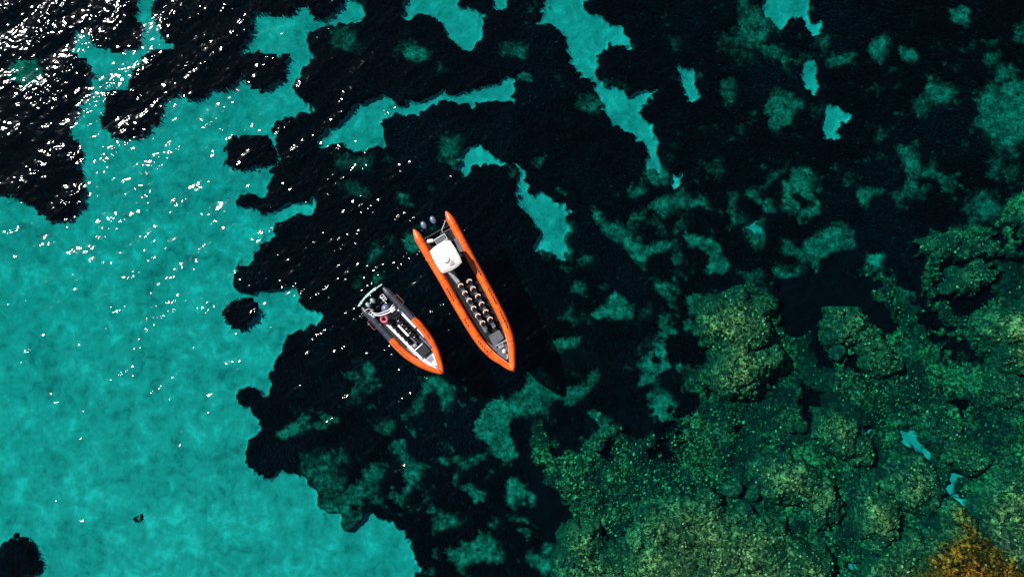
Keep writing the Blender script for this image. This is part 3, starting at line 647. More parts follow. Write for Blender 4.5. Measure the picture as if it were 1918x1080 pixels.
def survey(x, y):
    """cover masks and floor height for points of the sea floor"""
    px, py = plane_to_photo(x, y, ZS)
    big = REEF[0][0]
    rf0 = field(big, px, py, 40)
    zr = reef_depth(px, py)
    zref = ZS + (zr - ZS) * sstep(.3, .9, rf0)
    px, py = plane_to_photo(x, y, zref)
    wx, wy = warp(px, py)
    S = np.zeros(x.shape); D = np.zeros(x.shape); R = np.zeros(x.shape)
    for p in SAND: S = np.maximum(S, field(p, wx, wy, 5.0, 2.5))
    for p, k, s_ in DIM: D = np.maximum(D, k * field(p, wx, wy, s_ * 1.15, 3.0))
    R = field(big, wx, wy, 17, 3)
    Rh = field(big, px + 1.5 * (wx - px), py + 1.5 * (wy - py), 42, 4)
    # outside the photograph the pattern simply goes on
    off = np.maximum.reduce([-px - 15, px - 1933, -py - 15, py - 1095, np.zeros(x.shape)])
    o = sstep(0, 60, off)
    nn = fbm(px, py, 190, 4, 9)
    S = np.maximum(S, o * sstep(.16, .22, nn) * (py < 700))
    D = np.maximum(D, o * .7 * sstep(.02, .2, fbm(px, py, 90, 4, 12)) * (px > 900))
    dark = np.maximum(sstep(1080, 1350, px), sstep(500, 640, px) * sstep(640, 760, py))
    D = np.maximum(D, dark * (.55 - .30 * sstep(500, 250, py)) * sstep(.24, .50, fbm(px, py, 70, 5, 14, .6)))
    D = np.maximum(D, dark * (.50 - .25 * sstep(500, 250, py)) * sstep(.30, .55, fbm(px, py, 26, 4, 15, .6)))
    D = np.maximum(D, .30 * sstep(560, 700, px) * sstep(.32, .6, fbm(px, py, 48, 4, 16, .6)))
    D = D * (1 + .35 * fbm(px, py, 20, 3, 17))
    G = np.zeros(x.shape)
    for p, _ in CLUMPS: G = np.maximum(G, field(p, wx, wy, 4.0))
    G = G * (1 - field(HOLE, wx, wy, 8))
    for p in DARK: G = np.maximum(G, field(p, wx, wy, 5.0))
    # weed filled hollows between the rocks of the upper reef
    up = sstep(760, 600, py) * sstep(380, 450, py) * sstep(1480, 1560, px) + .9 * sstep(900, 780, py) * sstep(600, 680, py) * sstep(1320, 1260, px) * sstep(1000, 1060, px)
    G = np.maximum(G, np.clip(up, 0, 1) * sstep(.12, .26, fbm(px, py, 42, 4, 18, .6)))
    R = R * (1 - G)
    lowsand = S * (1 - G)
    z = ZS + 1.1 * sstep(10, -40, x) * sstep(12, -25, y) - .35 + .5 * (1 - np.clip(lowsand * 1.2, 0, 1)) + .1 * fbm(x, y, 3.0, 3, 21) + .35 * fbm(x, y, 14.0, 2, 22) * (1 - lowsand)
    zrr = zr - .35 + 1.1 * fbm(x, y, 5.5, 5, 31, .6) + .28 * np.abs(fbm(x, y, 1.5, 4, 33, .65))
    k = sstep(.10, .95, Rh) * (1 - G * .8) * (1 - .85 * lowsand)
    z = z * (1 - k) + zrr * k
    z = np.minimum(z, -.45)
    return lowsand, D * (1 - G), R, z, G

# ------------------------------------------------------------------ sea floor
gx = axis(-58, 58, .135, 300); gy = axis(-35, 35, .135, 300)
XX, YY = np.meshgrid(gx, gy)
S_, D_, R_, Z_, G_ = survey(XX.ravel(), YY.ravel())
V = np.stack([XX.ravel(), YY.ravel(), Z_], -1)
me = mesh_arrays('seabed', V, grid_faces(len(gx), len(gy)), M_SEABED, True, {'cover': np.stack([S_, D_, R_], -1)})
link('seabed', me, kind='structure')

def floor_z(x, y, Zg=Z_.reshape(len(gy), len(gx))):
    i = np.clip(np.searchsorted(gx, x) - 1, 0, len(gx) - 2); j = np.clip(np.searchsorted(gy, y) - 1, 0, len(gy) - 2)
    return Zg[j, i]
def at_grid(A, x, y):
    A = A.reshape(len(gy), len(gx))
    i = np.clip(np.searchsorted(gx, x) - 1, 0, len(gx) - 2); j = np.clip(np.searchsorted(gy, y) - 1, 0, len(gy) - 2)
    return A[j, i]

# ------------------------------------------------------------------ rock outcrops
TOPS = []       # crest heights for the rubble scatter
def outcrop(poly, zt, zb, rel, key, label, idx):
    zm = zt - .3
    P = np.array(poly); x0, y1 = photo_to_plane(P[:, 0].min() - 14, P[:, 1].min() - 14, zm); x1, y0 = photo_to_plane(P[:, 0].max() + 14, P[:, 1].max() + 14, zm)
    x1 = min(x1, 66); y0 = max(y0, -42)
    ax = np.arange(x0, x1, .11); ay = np.arange(y0, y1, .11)
    X, Y = np.meshgrid(ax, ay); x = X.ravel(); y = Y.ravel()
    px, py = plane_to_photo(x, y, zm)
    qx = px + 20 * fbm(px, py, 50, 3, 41) + 9 * fbm(px, py, 15, 3, 42); qy = py + 20 * fbm(px, py, 50, 3, 43) + 9 * fbm(px, py, 15, 3, 44)
    sd = sdist(poly, qx, qy) - 7 - 9 * fbm(px, py, 28, 3, 45)
    m = np.clip(1 - np.exp(np.minimum(sd, 0) / 27.0), 0, 1)
    z = zb + (zt - zb) * (.08 * sstep(-2, 8, -sd) + .92 * m)
    z = z + rel * .9 * fbm(x, y, 3.2, 5, 51, .6) + .22 * np.abs(fbm(x, y, 1.1, 4, 53, .65)) - .05
    crack = np.abs(fbm(x, y, 4.5, 3, 55 + idx)); z = z - .35 * sstep(.04, .0, crack) * (m > .1)
    z = np.where(sd > 1.5, z - (sd - 1.5) * .3, z)
    z = np.minimum(z, -.38)
    keep = (sd < 9).reshape(X.shape)
    kf = keep[:-1, :-1] & keep[:-1, 1:] & keep[1:, 1:] & keep[1:, :-1]
    f = grid_faces(len(ax), len(ay), kf)
    used = np.unique(f); re = np.full(len(x), -1); re[used] = np.arange(len(used))
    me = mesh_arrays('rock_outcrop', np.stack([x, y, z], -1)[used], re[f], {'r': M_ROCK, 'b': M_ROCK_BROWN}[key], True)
    o = link('rock_outcrop', me); tag(o, label, 'rock', 'rock outcrops of the reef')
    ok = (sd < -3)
    TOPS.append((np.stack([x, y, z], -1)[ok], key))
for i, a in enumerate(OUT): outcrop(a[0], a[1] + .3, *a[2:], i)

# smooth boulders
for k, (px, py, r, z, lab) in enumerate(BOULD):
    cx, cy = photo_to_plane(px, py, z)
    import bmesh
    bm = bmesh.new(); bmesh.ops.create_icosphere(bm, subdivisions=4, radius=1)
    co = np.array([v.co[:] for v in bm.verts])
    d = 1 + .22 * fbm(co[:, 0] * 2 + k * 7, co[:, 1] * 2 + co[:, 2] * 1.7, 1.6, 4, k) + .10 * fbm(co[:, 0] * 9 + co[:, 2] * 5, co[:, 1] * 9 - k, 2.0, 3, k + 3)
    co = co * d[:, None] * np.array([r * 1.1, r * .9, r * .7])
    for v, c in zip(bm.verts, co): v.co = c
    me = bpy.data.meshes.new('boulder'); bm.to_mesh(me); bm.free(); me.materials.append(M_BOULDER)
    for p in me.polygons: p.use_smooth = True
    o = link('boulder', me); o.location = (cx, cy, max(floor_z(cx, cy) + r * .3, z)); o.rotation_euler.z = k * 1.3
    tag(o, lab, 'boulder', 'smooth boulders of the reef')

# rubble, weed tufts and shell hash on the reef: small real lumps
def lumps(name, pts, size, cols, label):
    n = len(pts)
    base = np.array([(1, 0, 0), (0, 1, 0), (-1, 0, 0), (0, -1, 0), (0, 0, 1.0), (0, 0, -.6)])
    ang = rng.random(n) * 6.283; sc = size * (.45 + rng.random(n) ** 2 * 1.3)
    ex = .6 + rng.random((n, 6, 1)) * .8
    v = base[None] * ex * sc[:, None, None]
    v = v * np.stack([np.ones(n), .45 + .5 * rng.random(n), .35 + .5 * rng.random(n)], -1)[:, None, :]
    c, s = np.cos(ang)[:, None], np.sin(ang)[:, None]
    vx = v[..., 0] * c - v[..., 1] * s; vy = v[..., 0] * s + v[..., 1] * c
    v = np.stack([vx, vy, v[..., 2]], -1) + pts[:, None, :]
    f = np.array([(0, 1, 4), (1, 2, 4), (2, 3, 4), (3, 0, 4), (1, 0, 5), (2, 1, 5), (3, 2, 5), (0, 3, 5)])
    F_ = (f[None] + np.arange(n)[:, None, None] * 6).reshape(-1, 3)
    tone = np.repeat(cols, 6, 0)
    me = mesh_arrays(name, v.reshape(-1, 3), F_, M_RUBBLE, False, {'tone': tone})
    o = link(name, me); tag(o, label, 'rubble', kind='stuff')
def rub_cols(n, brown):
    pal = np.array([(.48, .38, .17), (.28, .22, .09), (.13, .12, .045), (.04, .06, .022), (.008, .014, .006), (.005, .009, .005)])
    pal_b = np.array([(.42, .19, .03), (.22, .08, .012), (.16, .05, .01), (.05, .017, .005), (.012, .006, .003), (.01, .004, .002)])
    i = rng.choice(6, n, p=[.08, .13, .19, .22, .20, .18])
    a = pal[i]; b = pal_b[i]
    return a * (1 - brown[:, None]) + b * brown[:, None]
n = 90000
x = rng.uniform(0, 58, n); y = rng.uniform(-32, 12, n)
ok = (at_grid(R_, x, y) > .6) & (at_grid(S_, x, y) < .3) & (rng.random(n) < .12 + .55 * sstep(-.1, .3, fbm(x, y, 4.0, 3, 61)) + .8 * np.exp(-(((x - 13) / 8) ** 2 + ((y + 18) / 6) ** 2)))
x, y = x[ok], y[ok]
lumps('reef_rubble', np.stack([x, y, floor_z(x, y) + .02], -1), .10, rub_cols(len(x), np.zeros(len(x))), 'speckled rubble and weed tufts covering the green reef floor')
pp = []; br = []
for p, key in TOPS:
    m_ = rng.integers(0, len(p), int(len(p) * .012 * (22 if key == 'r' else 26))) 
    pp.append(p[m_]); br.append(np.full(len(m_), 1.0 if key == 'b' else 0.0))
pp = np.concatenate(pp); br = np.concatenate(br)
sel = rng.random(len(pp)) < min(1, 45000 / len(pp))
pp, br = pp[sel], br[sel]
lumps('weed_on_rocks', pp + rng.normal(0, .03, pp.shape), .10, rub_cols(len(pp), br), 'short tufts of yellow and dark weed on top of the rock outcrops')

# ------------------------------------------------------------------ seagrass
def blades(x, y, z, length=.40, width=.04, tone=1.0, a=None):
    n = len(x); a = rng.normal(-1.0, 1.1, n) if a is None else a; L_ = length * (.6 + .7 * rng.random(n)); w_ = width * (.7 + .6 * rng.random(n))
    dx, dy = np.cos(a), np.sin(a); nx, ny = -dy, dx
    P0 = np.stack([x - nx * w_, y - ny * w_, z - .1], -1); P1 = np.stack([x + nx * w_, y + ny * w_, z - .1], -1)
    mx, my, mz = x + dx * L_ * .3, y + dy * L_ * .3, z + L_ * .55
    P2 = np.stack([mx - nx * w_ * .9, my - ny * w_ * .9, mz], -1); P3 = np.stack([mx + nx * w_ * .9, my + ny * w_ * .9, mz], -1)
    P4 = np.stack([x + dx * L_ * .85, y + dy * L_ * .85, z + L_ * .62], -1)
    V = np.stack([P0, P1, P2, P3, P4], 1).reshape(-1, 3)
    b = np.arange(n)[:, None] * 5
    q = b + np.array([[0, 1, 3, 2]]); t = b + np.array([[2, 3, 4]])
    patch = 1 + 1.3 * sstep(.05, .5, fbm(x, y, 7.0, 4, 81))[:, None]
    c = patch * np.array([(.0008, .0026, .0040)]) * (.5 + 1.6 * rng.random((n, 1)) ** 2) * tone
    hl = rng.random(n) < .02
    c[hl] *= 5
    return V, q, t, np.repeat(c, 5, 0)
# the meadow in and just around the picture
n = 360000
x = rng.uniform(-52, 54, n); y = rng.uniform(-31, 31, n)
cov = np.maximum(at_grid(S_, x, y), np.maximum(at_grid(R_, x, y), at_grid(D_, x, y) * 1.0))
ok = (cov < .10) & (at_grid(G_, x, y) < .5)
# a few shoots stray out over the thin cover
ok |= (at_grid(D_, x, y) > .2) & (at_grid(S_, x, y) < .3) & (at_grid(R_, x, y) < .3) & (rng.random(n) < .02)
lean = rng.normal(-1.0, 1.1, n)
tipx, tipy = x + .45 * np.cos(lean), y + .45 * np.sin(lean)
ok &= (at_grid(S_, tipx, tipy) < .05) & ((at_grid(R_, tipx, tipy) < .2) | (rng.random(n) < .3))
x, y, lean = x[ok], y[ok], lean[ok]
Vb, q, t, c = blades(x, y, floor_z(x, y), a=lean)
me = mesh_arrays('seagrass_meadow', Vb, [q, t], M_GRASS, False, {'tone': c})
tag(link('seagrass_meadow', me), 'black green seagrass meadow covering the sea floor around and under the boats', 'seagrass', kind='stuff')
for poly, lab in CLUMPS:
    P = np.array(poly); x0, y1 = photo_to_plane(max(P[:, 0].min(), -150) - 8, max(P[:, 1].min(), -100) - 8, -4.7); x1, y0 = photo_to_plane(P[:, 0].max() + 8, P[:, 1].max() + 8, -4.7)
    n = int((x1 - x0) * (y1 - y0) * 60)
    x = rng.uniform(x0, x1, n); y = rng.uniform(y0, y1, n)
    zr = floor_z(x, y)
    px, py = plane_to_photo(x, y, zr)
    wx, wy = warp(px, py)
    g = field(poly, wx, wy, 4) * (sdist(poly, px, py) < 5) * (field(HOLE, wx, wy, 6) < .4)
    ok = g > .42
    x, y, zr = x[ok], y[ok], zr[ok]
    if len(x) < 5: continue
    # one clump is one connected tuft: keep the largest island of shoots
    cell = {}
    for i_, key in enumerate(zip(np.floor(x / .42).astype(int).tolist(), np.floor(y / .42).astype(int).tolist())): cell.setdefault(key, []).append(i_)
    left = set(cell); best = []
    while left:
        st_ = [left.pop()]; comp = []
        while st_:
            a_, b_ = st_.pop(); comp.append((a_, b_))
            for nb in ((a_ + 1, b_), (a_ - 1, b_), (a_, b_ + 1), (a_, b_ - 1)):
                if nb in left: left.remove(nb); st_.append(nb)
        if len(comp) > len(best): best = comp
    ii = np.array([i_ for c_ in best for i_ in cell[c_]])
    x, y, zr = x[ii], y[ii], zr[ii]
    cx, cy = x.mean(), y.mean()
    Vb, q, t, c = blades(x - cx, y - cy, zr + .05, .28, .05)
    # the matted roots that hold the clump together
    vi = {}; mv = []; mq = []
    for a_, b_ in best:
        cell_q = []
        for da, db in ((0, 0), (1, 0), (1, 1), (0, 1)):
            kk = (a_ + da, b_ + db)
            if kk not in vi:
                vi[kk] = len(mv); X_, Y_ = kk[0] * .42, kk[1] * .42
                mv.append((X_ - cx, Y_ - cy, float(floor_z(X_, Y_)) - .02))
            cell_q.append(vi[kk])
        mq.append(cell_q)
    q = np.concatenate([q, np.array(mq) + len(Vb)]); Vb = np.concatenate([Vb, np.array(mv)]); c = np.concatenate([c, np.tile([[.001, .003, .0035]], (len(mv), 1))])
    me = mesh_arrays('seagrass_clump', Vb, [q, t], M_GRASS, False, {'tone': c})
    o = link('seagrass_clump', me); o.location = (cx, cy, 0)
    tag(o, lab, 'seagrass', 'separate clumps of seagrass')

# ------------------------------------------------------------------ the sea
wx_ = axis(-56, 56, .115, 290, 1.2); wy_ = axis(-34, 34, .115, 290, 1.2)
X, Y = np.meshgrid(wx_, wy_)
h = np.zeros(X.shape)
crest = math.radians(27); travel = crest - math.pi / 2
r2 = np.random.default_rng(11)
def spectrum(n, l0, l1, slope, spread):
    h = np.zeros(X.shape, np.float32)
    for i in range(n):
        lam = l0 * (l1 / l0) ** r2.random()
        k = 2 * math.pi / lam
        th = travel + r2.normal(0, spread)
        h += (slope * math.sqrt(2.0 / n) / k * np.sin(k * (X * math.cos(th) + Y * math.sin(th)) + r2.random() * 6.283)).astype(np.float32)
    return h
swell = spectrum(26, 1.8, 5.0, .080, .50)
chop = spectrum(80, .36, 1.1, .140, .65)
gust = 1 + .5 * fbm(X, Y, 9.0, 3, 71) + .5 * fbm(X, Y, 2.6, 2, 72)
gust = gust * (.55 + .9 * sstep(-.6, 1.2, swell / swell.std()))
# choppier water that the boats have stirred up
wx0, wy0 = photo_to_plane(760, 540, 0)
gust = gust + 1.9 * np.exp(-(((X - wx0) / 7.0) ** 2 + ((Y - wy0) / 8.0) ** 2))
edge = sstep(64, 50, np.abs(X)) * sstep(42, 31, np.abs(Y))
h = (swell + chop * gust) * (.15 + .85 * edge)
nx, ny = len(wx_), len(wy_)
Vt = np.stack([X.ravel(), Y.ravel(), h.ravel()], -1)
ring = np.concatenate([np.arange(nx), np.arange(1, ny) * nx + nx - 1, (ny - 1) * nx + np.arange(nx - 2, -1, -1), np.arange(ny - 2, 0, -1) * nx])
lowr = Vt[ring].copy(); lowr[:, 2] = -12
b0 = len(Vt); m_ = len(ring)
cen = b0 + m_
V = np.concatenate([Vt, lowr, [(0, 0, -12)]])
j = np.arange(m_); j2 = (j + 1) % m_
side = np.stack([ring[j2], ring[j], b0 + j, b0 + j2], -1)
bot = np.stack([b0 + j2, b0 + j, np.full(m_, cen)], -1)
me = mesh_arrays('water', V, [grid_faces(nx, ny), side, bot], water_material(), True)
link('water', me, kind='structure')

# ------------------------------------------------------------------ boats
def boat_root(name, stern, bow, label, group):
    x0, y0 = photo_to_plane(*stern, .4); x1, y1 = photo_to_plane(*bow, .4)
    o = bpy.data.objects.new(name, None); COL.objects.link(o)
    o.location = (x0, y0, 0); o.rotation_euler.z = math.atan2(y1 - y0, x1 - x0)
    tag(o, label, 'boat', group)
    return o
def smooth_path(P, n=6):
    out = []
    m = len(P)
    for i in range(m - 1):
        p0 = P[max(i - 1, 0)]; p1 = P[i]; p2 = P[i + 1]; p3 = P[min(i + 2, m - 1)]
        for k in range(n):
            t = k / n
            out.append(tuple(.5 * ((2 * b) + (-a + c) * t + (2 * a - 5 * b + 4 * c - d) * t * t + (-a + 3 * b - 3 * c + d) * t ** 3) for a, b, c, d in zip(p0, p1, p2, p3)))
    out.append(tuple(P[-1])); return out
def interp_path(P, u):
    for a, b in zip(P[:-1], P[1:]):
        if a[0] <= u <= b[0]:
            t = (u - a[0]) / (b[0] - a[0] + 1e-9); return tuple(a[i] + (b[i] - a[i]) * t for i in range(3))
    return P[-1]
def mirror(P): return [(p[0], -p[1], *p[2:]) for p in P]
GB = 'orange inflatable boats on the sea'

# --- the long boat (x towards the bow, y towards the photo's right)
A = boat_root('passenger_boat', (807, 416), (960, 690), 'long all orange inflatable boat with a pale canopy and two rows of cream backed seats', GB)
TA = smooth_path([(-.15, 1.56, .50), (1.5, 1.54, .50), (3.1, 1.50, .50), (4.7, 1.46, .50), (6.4, 1.45, .51), (8.2, 1.42, .53), (9.9, 1.35, .57), (11.3, 1.18, .63), (12.4, .86, .70), (13.2, .49, .76), (13.8, .20, .79), (14.12, 0, .80)], 4)
RA = .35
def tube_radii(P, r, tip=.6, end=1.0):
    out = []
    for p in P:
        d = p[0] - P[0][0]
        k = min(1.0, .25 + .75 * (d / tip)) if d < tip else 1.0
        t = max(0, (p[0] - .72 * P[-1][0]) / (.28 * P[-1][0]))
        out.append(r * k * (1 - .34 * t ** 2.2))
    return out
ra = tube_radii(TA, RA)
full = TA + mirror(TA[:-1])[::-1]
MB().tube(full, ra + ra[:-1][::-1], 18).build('tube', M['orange'], A)
MB().lathe((0, 0, 0), [(.20, 0), (.17, .15), (.10, .30), (.05, .36)], 12).build('bow_cone', M['orange'], A)
bc = [o for o in A.children if o.name.startswith('bow_cone')][0]
bc.matrix_local = Matrix.Translation((14.05, 0, .78)) @ Matrix.Rotation(math.radians(97), 4, 'Y')
for sgn in (1, -1):
    P = [(p[0], sgn * (p[1] + RA * .98 * (1 if p[0] < 13 else .6)), p[2] - .04) for p in TA if p[0] > .5 and p[0] < 13.6]
    MB().tube(P, .045, 6).build('rubbing_strake', M['orange_dark'], A)
    P = [(p[0], sgn * max(.02, p[1] - .27), p[2] + .22) for p in TA if p[0] > 11.2]
    MB().tube(P, .028, 6).build('inner_edge_strip', M['pale_trim'], A)
    for u in (1.15, 2.9, 4.75, 6.6, 8.5, 10.35, 12.0):     # glued seams between the air chambers
        p = interp_path(TA, u); p2 = interp_path(TA, u + .05)
        MB().tube([(p[0], sgn * p[1], p[2]), (p2[0], sgn * p2[1], p2[2])], RA * 1.012, 18, cap=False).build('seam_band', M['orange_dark'], A)
    runs = [(4.55, 6.0), (7.3, 8.7), (9.5, 11.0)] if sgn > 0 else [(5.6, 6.9), (8.6, 9.3), (10.7, 11.8)]
    for u0, u1 in runs:
        g = MB(); u = u0; pts = []
        while u < u1:
            p = interp_path(TA, u); yy = sgn * (p[1] + .06)
            g.box((u, yy, p[2] + RA + .0), (.15, .09, .05)); pts.append((u, yy, p[2] + RA + .05)); pts.append((u + .13, yy + sgn * .05, p[2] + RA + .035)); u += .27
        g.tube(pts, .014, 5); g.build('grab_line', M['black'], A)
# hull, deck
def loft_hull(P, keel_z, deck_z, u0, inset):
    vs = []; fs = []; st = [p for p in P if p[0] >= u0]
    for p in st:
        y = max(.01, p[1] - inset)
        vs += [(p[0], y, deck_z(p[0])), (p[0], y * .85, -.02), (p[0], 0, keel_z(p[0])), (p[0], -y * .85, -.02), (p[0], -y, deck_z(p[0]))]
    for i in range(len(st) - 1):
        for k in range(5):
            k2 = (k + 1) % 5
            fs.append((i * 5 + k, i * 5 + k2, (i + 1) * 5 + k2, (i + 1) * 5 + k))
    fs.append((0, 1, 2, 3, 4)); e = (len(st) - 1) * 5; fs.append((e + 4, e + 3, e + 2, e + 1, e))
    return MB().add(vs, fs)
loft_hull(TA, lambda u: -.45 + .5 * max(0, (u - 10) / 4), lambda u: .36, .95, .12).build('hull', M['deck'], A, smooth=False)
MB().box((1.0, 0, .52), (.10, 2.45, .42)).build('transom', M['black'], A, smooth=False)
for sgn in (1, -1):
    MB().box((3.8, sgn * 1.08, .44), (5.2, .12, .14), bev=.03).build('side_step', M['black'], A)
def outboard(par, x, y, cm, s=1.0):
    o = MB().box((x + .12 * s, y, .35), (.20 * s, .20 * s, 1.0), bev=.04).build('outboard_motor', M['black'], par)
    MB().lathe((x, y, .80), [(.20 * s, 0), (.25 * s, .08), (.26 * s, .24), (.23 * s, .40), (.14 * s, .48), (.04, .50)], 16, 1.45, .95).build('cowling', cm, o)
    MB().box((x - .1 * s, y, -.28), (.5 * s, .06, .06)).lathe((x - .32 * s, y, -.28), [(.03, -.03), (.06, 0), (.03, .03)], 8).build('gearcase', M['black'], o)
    g = MB()
    for k in range(3):
        a = k * 2.094
        g.add([(x - .38 * s, y, -.28), (x - .36 * s, y + .2 * math.cos(a - .3), -.28 + .2 * math.sin(a - .3)), (x - .42 * s, y + .2 * math.cos(a + .3), -.28 + .2 * math.sin(a + .3))], [(0, 1, 2)])
    g.build('propeller', M['steel'], o)
    MB().box((x + .36 * s, y, .72), (.30, .16, .22)).build('mount', M['black'], o)
    return o
outboard(A, .02, -.60, M['engine'], .95); outboard(A, .02, .28, M['engine'], .95)
MB().tube(smooth_path([(.5, 1.15, .75), (.75, .95, .95), (1.0, .6, .9), (1.25, .45, .8)], 5), .022, 6).build('fuel_hose', M['rope'], A)
MB().tube([(1.3, .2, .85), (1.35, 1.2, .85)], .018, 6).build('stern_wire', M['steel'], A)
# console and canopy
cons = MB().box((3.3, -.25, .85), (1.2, .95, .98), bev=.12).build('helm_console', M['black'], A)
MB().box((3.95, -.25, 1.45), (.06, .9, .42)).build('windscreen', M['glass'], cons)
MB().tube([(2.95, -.25 + .17 * math.cos(t * .52), 1.30 + .17 * math.sin(t * .52)) for t in range(12)], .02, 6, closed=True).build('steering_wheel', M['steel'], cons)
MB().box((2.3, -.25, .7), (.45, 1.2, .65), bev=.08).build('helm_bench', M['palegrey'], A)
ZC = 2.35
def to_local(par, px, py, z):
    X, Y = photo_to_plane(px, py, z); a = par.rotation_euler.z; dx, dy = X - par.location.x, Y - par.location.y
    return dx * math.cos(a) + dy * math.sin(a), -dx * math.sin(a) + dy * math.cos(a)
cc = [to_local(A, *p, ZC) for p in ((804.4, 470.4), (840, 449.6), (866.7, 489.6), (829.6, 513.3))]
u0 = (cc[0][0] + cc[1][0]) / 2; u1 = (cc[2][0] + cc[3][0]) / 2; v0 = (cc[0][1] + cc[3][1]) / 2; v1 = (cc[1][1] + cc[2][1]) / 2
cu, cv, hu, hv = (u0 + u1) / 2, (v0 + v1) / 2, (u1 - u0) / 2, (v1 - v0) / 2
def canopy_mesh():
    n = 20; vs = []; 
    def shape(i, j, off):
        a, b = -1 + 2 * i / n, -1 + 2 * j / n
        # squircle
        x = a * math.sqrt(max(0, 1 - .26 * b * b)) * 1.12; y = b * math.sqrt(max(0, 1 - .16 * a * a)) * 1.09
        z = ZC + .14 * (1 - a * a) * (1 - b * b * .5) + .012 * math.cos(a * math.pi * 3) - .04 * (max(abs(a), abs(b)) > .99)
        return (cu + x * hu, cv + y * hv, z - off)
    for off in (0, .06):
        for i in range(n + 1):
            for j in range(n + 1): vs.append(shape(i, j, off))
    fs = []; W_ = n + 1; B = W_ * W_
    for i in range(n):
        for j in range(n):
            a = i * W_ + j; fs.append((a, a + 1, a + W_ + 1, a + W_)); fs.append((B + a, B + a + W_, B + a + W_ + 1, B + a + 1))
    rim = [j for j in range(W_)] + [i * W_ + n for i in range(1, W_)] + [n * W_ + j for j in range(n - 1, -1, -1)] + [i * W_ for i in range(n - 1, 0, -1)]
    for a, b in zip(rim, rim[1:] + rim[:1]): fs.append((a, b, B + b, B + a))
    return MB().add(vs, fs)
can = canopy_mesh().build('canopy', M['canvas'], A)
g = MB()
for a in (-.45, .05, .5):
    g.tube([(cu + a * hu, cv + b * hv * .97, ZC + .153 - .02 + .14 * ((1 - a * a) * (1 - b * b * .5) - 1) + .012 * math.cos(a * math.pi * 3)) for b in [k / 8 - 1 for k in range(17)]], .012, 5)
g.tube([(cu + a * hu * .97, cv + .15, ZC + .14 * (1 - a * a) + .01) for a in [k / 8 - 1 for k in range(17)]], .012, 5)
g.build('canopy_seam', M['palegrey'], can)
ru, rv = to_local(A, 834.1, 485.2, ZC + .4)
MB().lathe((ru, rv, ZC + .10), [(.28, 0), (.31, .03), (.31, .09), (.24, .14), (.08, .17)], 20).build('radar_dome', M['white'], A)
pu, pv = to_local(A, 845, 491, ZC + .15)
MB().box((pu + .02, pv - .02, ZC + .125), (.42, .42, .025), bev=.03).build('dome_shadow_patch', M['lilac'], can)  # the dome's cast shadow, put in as a flat lilac square
for a in (-.75, .75):
    for b in (-.8, .8):
        MB().tube([(cu + a * hu, cv + b * hv, ZC + .02), (cu + a * hu * .9, cv + b * hv * .8, .36)], .032, 8).build('canopy_post', M['steel'], A)
fr = [to_local(A, *p, 1.3) for p in ((813.3, 449.6), (832.6, 437.8), (838.5, 447.5), (820, 459))]
k_ = MB().tube([(*p, 1.3) for p in fr], .04, 6, closed=True)
for i in range(4): k_.tube([(*fr[i], 1.3), (*fr[i], .4)], .03, 6)
rk = k_.build('stern_rack', M['white'], A)
MB().prism([(*fr[i],) for i in range(4)], 1.24, 1.27).build('rack_mesh', M['grey'], rk)
sp = [to_local(A, *p, .8) for p in ((849, 447), (856, 446), (868, 470), (862, 474))]
MB().prism(sp, .38, .82, .96).build('side_locker', M['grey'], A, smooth=False)
MB().prism([(4.45, -.82), (4.45, -.58), (5.75, -.22), (5.75, -.60)], .37, .41).build('deck_mat', M['palegrey'], A, smooth=False)
# seats: two columns of saddle seats with cream wrap-round backs
def seat(par, u, v, first):
    if first is None:
        r = bpy.data.objects.new('seat', None); COL.objects.link(r); r.parent = par
        MB().box((0, 0, .30), (.50, .26, .52), bev=.05).build('pedestal', M['grey'], r)
        MB().box((.03, 0, .60), (.46, .30, .10), bev=.05).build('cushion', M['black'], r)
        P = []
        for t in range(13):
            a = math.radians(78 + 204 * t / 12)
            P.append((-.10 + .19 * math.cos(a), .205 * math.sin(a), .86 + .03 * math.cos(a)))
        MB().tube(P, [.025] + [.044] * 11 + [.025], 8, flat=1.5).build('backrest', M['cream'], r)
        MB().box((-.17, 0, .72), (.08, .14, .22), bev=.03).build('backrest_pad', M['orange_dark'], r)
        P = [(.22, -.12, .62), (.28, -.12, .84), (.28, .12, .84), (.22, .12, .62)]
        MB().tube(P, .016, 6).build('grab_handle', M['steel'], r)
    else:
        r = first.copy(); COL.objects.link(r); r.parent = par
        for c in first.children:
            d = c.copy(); COL.objects.link(d); d.parent = r
    r.location = (u, v, .35)
    return r
f0 = None
for px, py in ((862, 533.6), (870.1, 547.6), (878.2, 561.2), (886.3, 575.8), (894.4, 589.7), (903.1, 603.3), (878.2, 525.5), (885.3, 539.2), (894.4, 553.1), (901.5, 567.7), (909, 582.2), (917.1, 596.2)):
    u, v = to_local(A, px, py, 1.2)
    s_ = seat(A, u + .20, v, f0); f0 = f0 or s_
    s_.rotation_euler.z = random.uniform(-.06, .06)
for px, py in ((909, 614.6), (924.5, 609.8)):
    u, v = to_local(A, px, py, 1.0)
    o = MB().box((u - .1, v, .62), (.42, .28, .55), bev=.07).build('bow_pod', M['grey'], A)
    MB().box((u + .12, v, .93), (.10, .26, .08), bev=.02).tube([(u + .05, v - .13, .9), (u + .05, v - .13, 1.05), (u + .05, v + .13, 1.05), (u + .05, v + .13, .9)], .022, 6).build('pod_rail', M['palegrey'], o)
MB().box((8.0, -.40, .385), (4.8, .36, .05)).build('seat_rail', M['grey'], A, smooth=False)
MB().box((8.0, .38, .385), (4.8, .36, .05)).build('seat_rail', M['deck'], A, smooth=False)  # right rail coloured darker than its twin to stand for shade
MB().prism([(10.75, -.42), (10.75, .62), (11.55, .66), (11.75, -.48)], .37, .52, .98).build('deck_hatch', M['grey'], A, smooth=False)
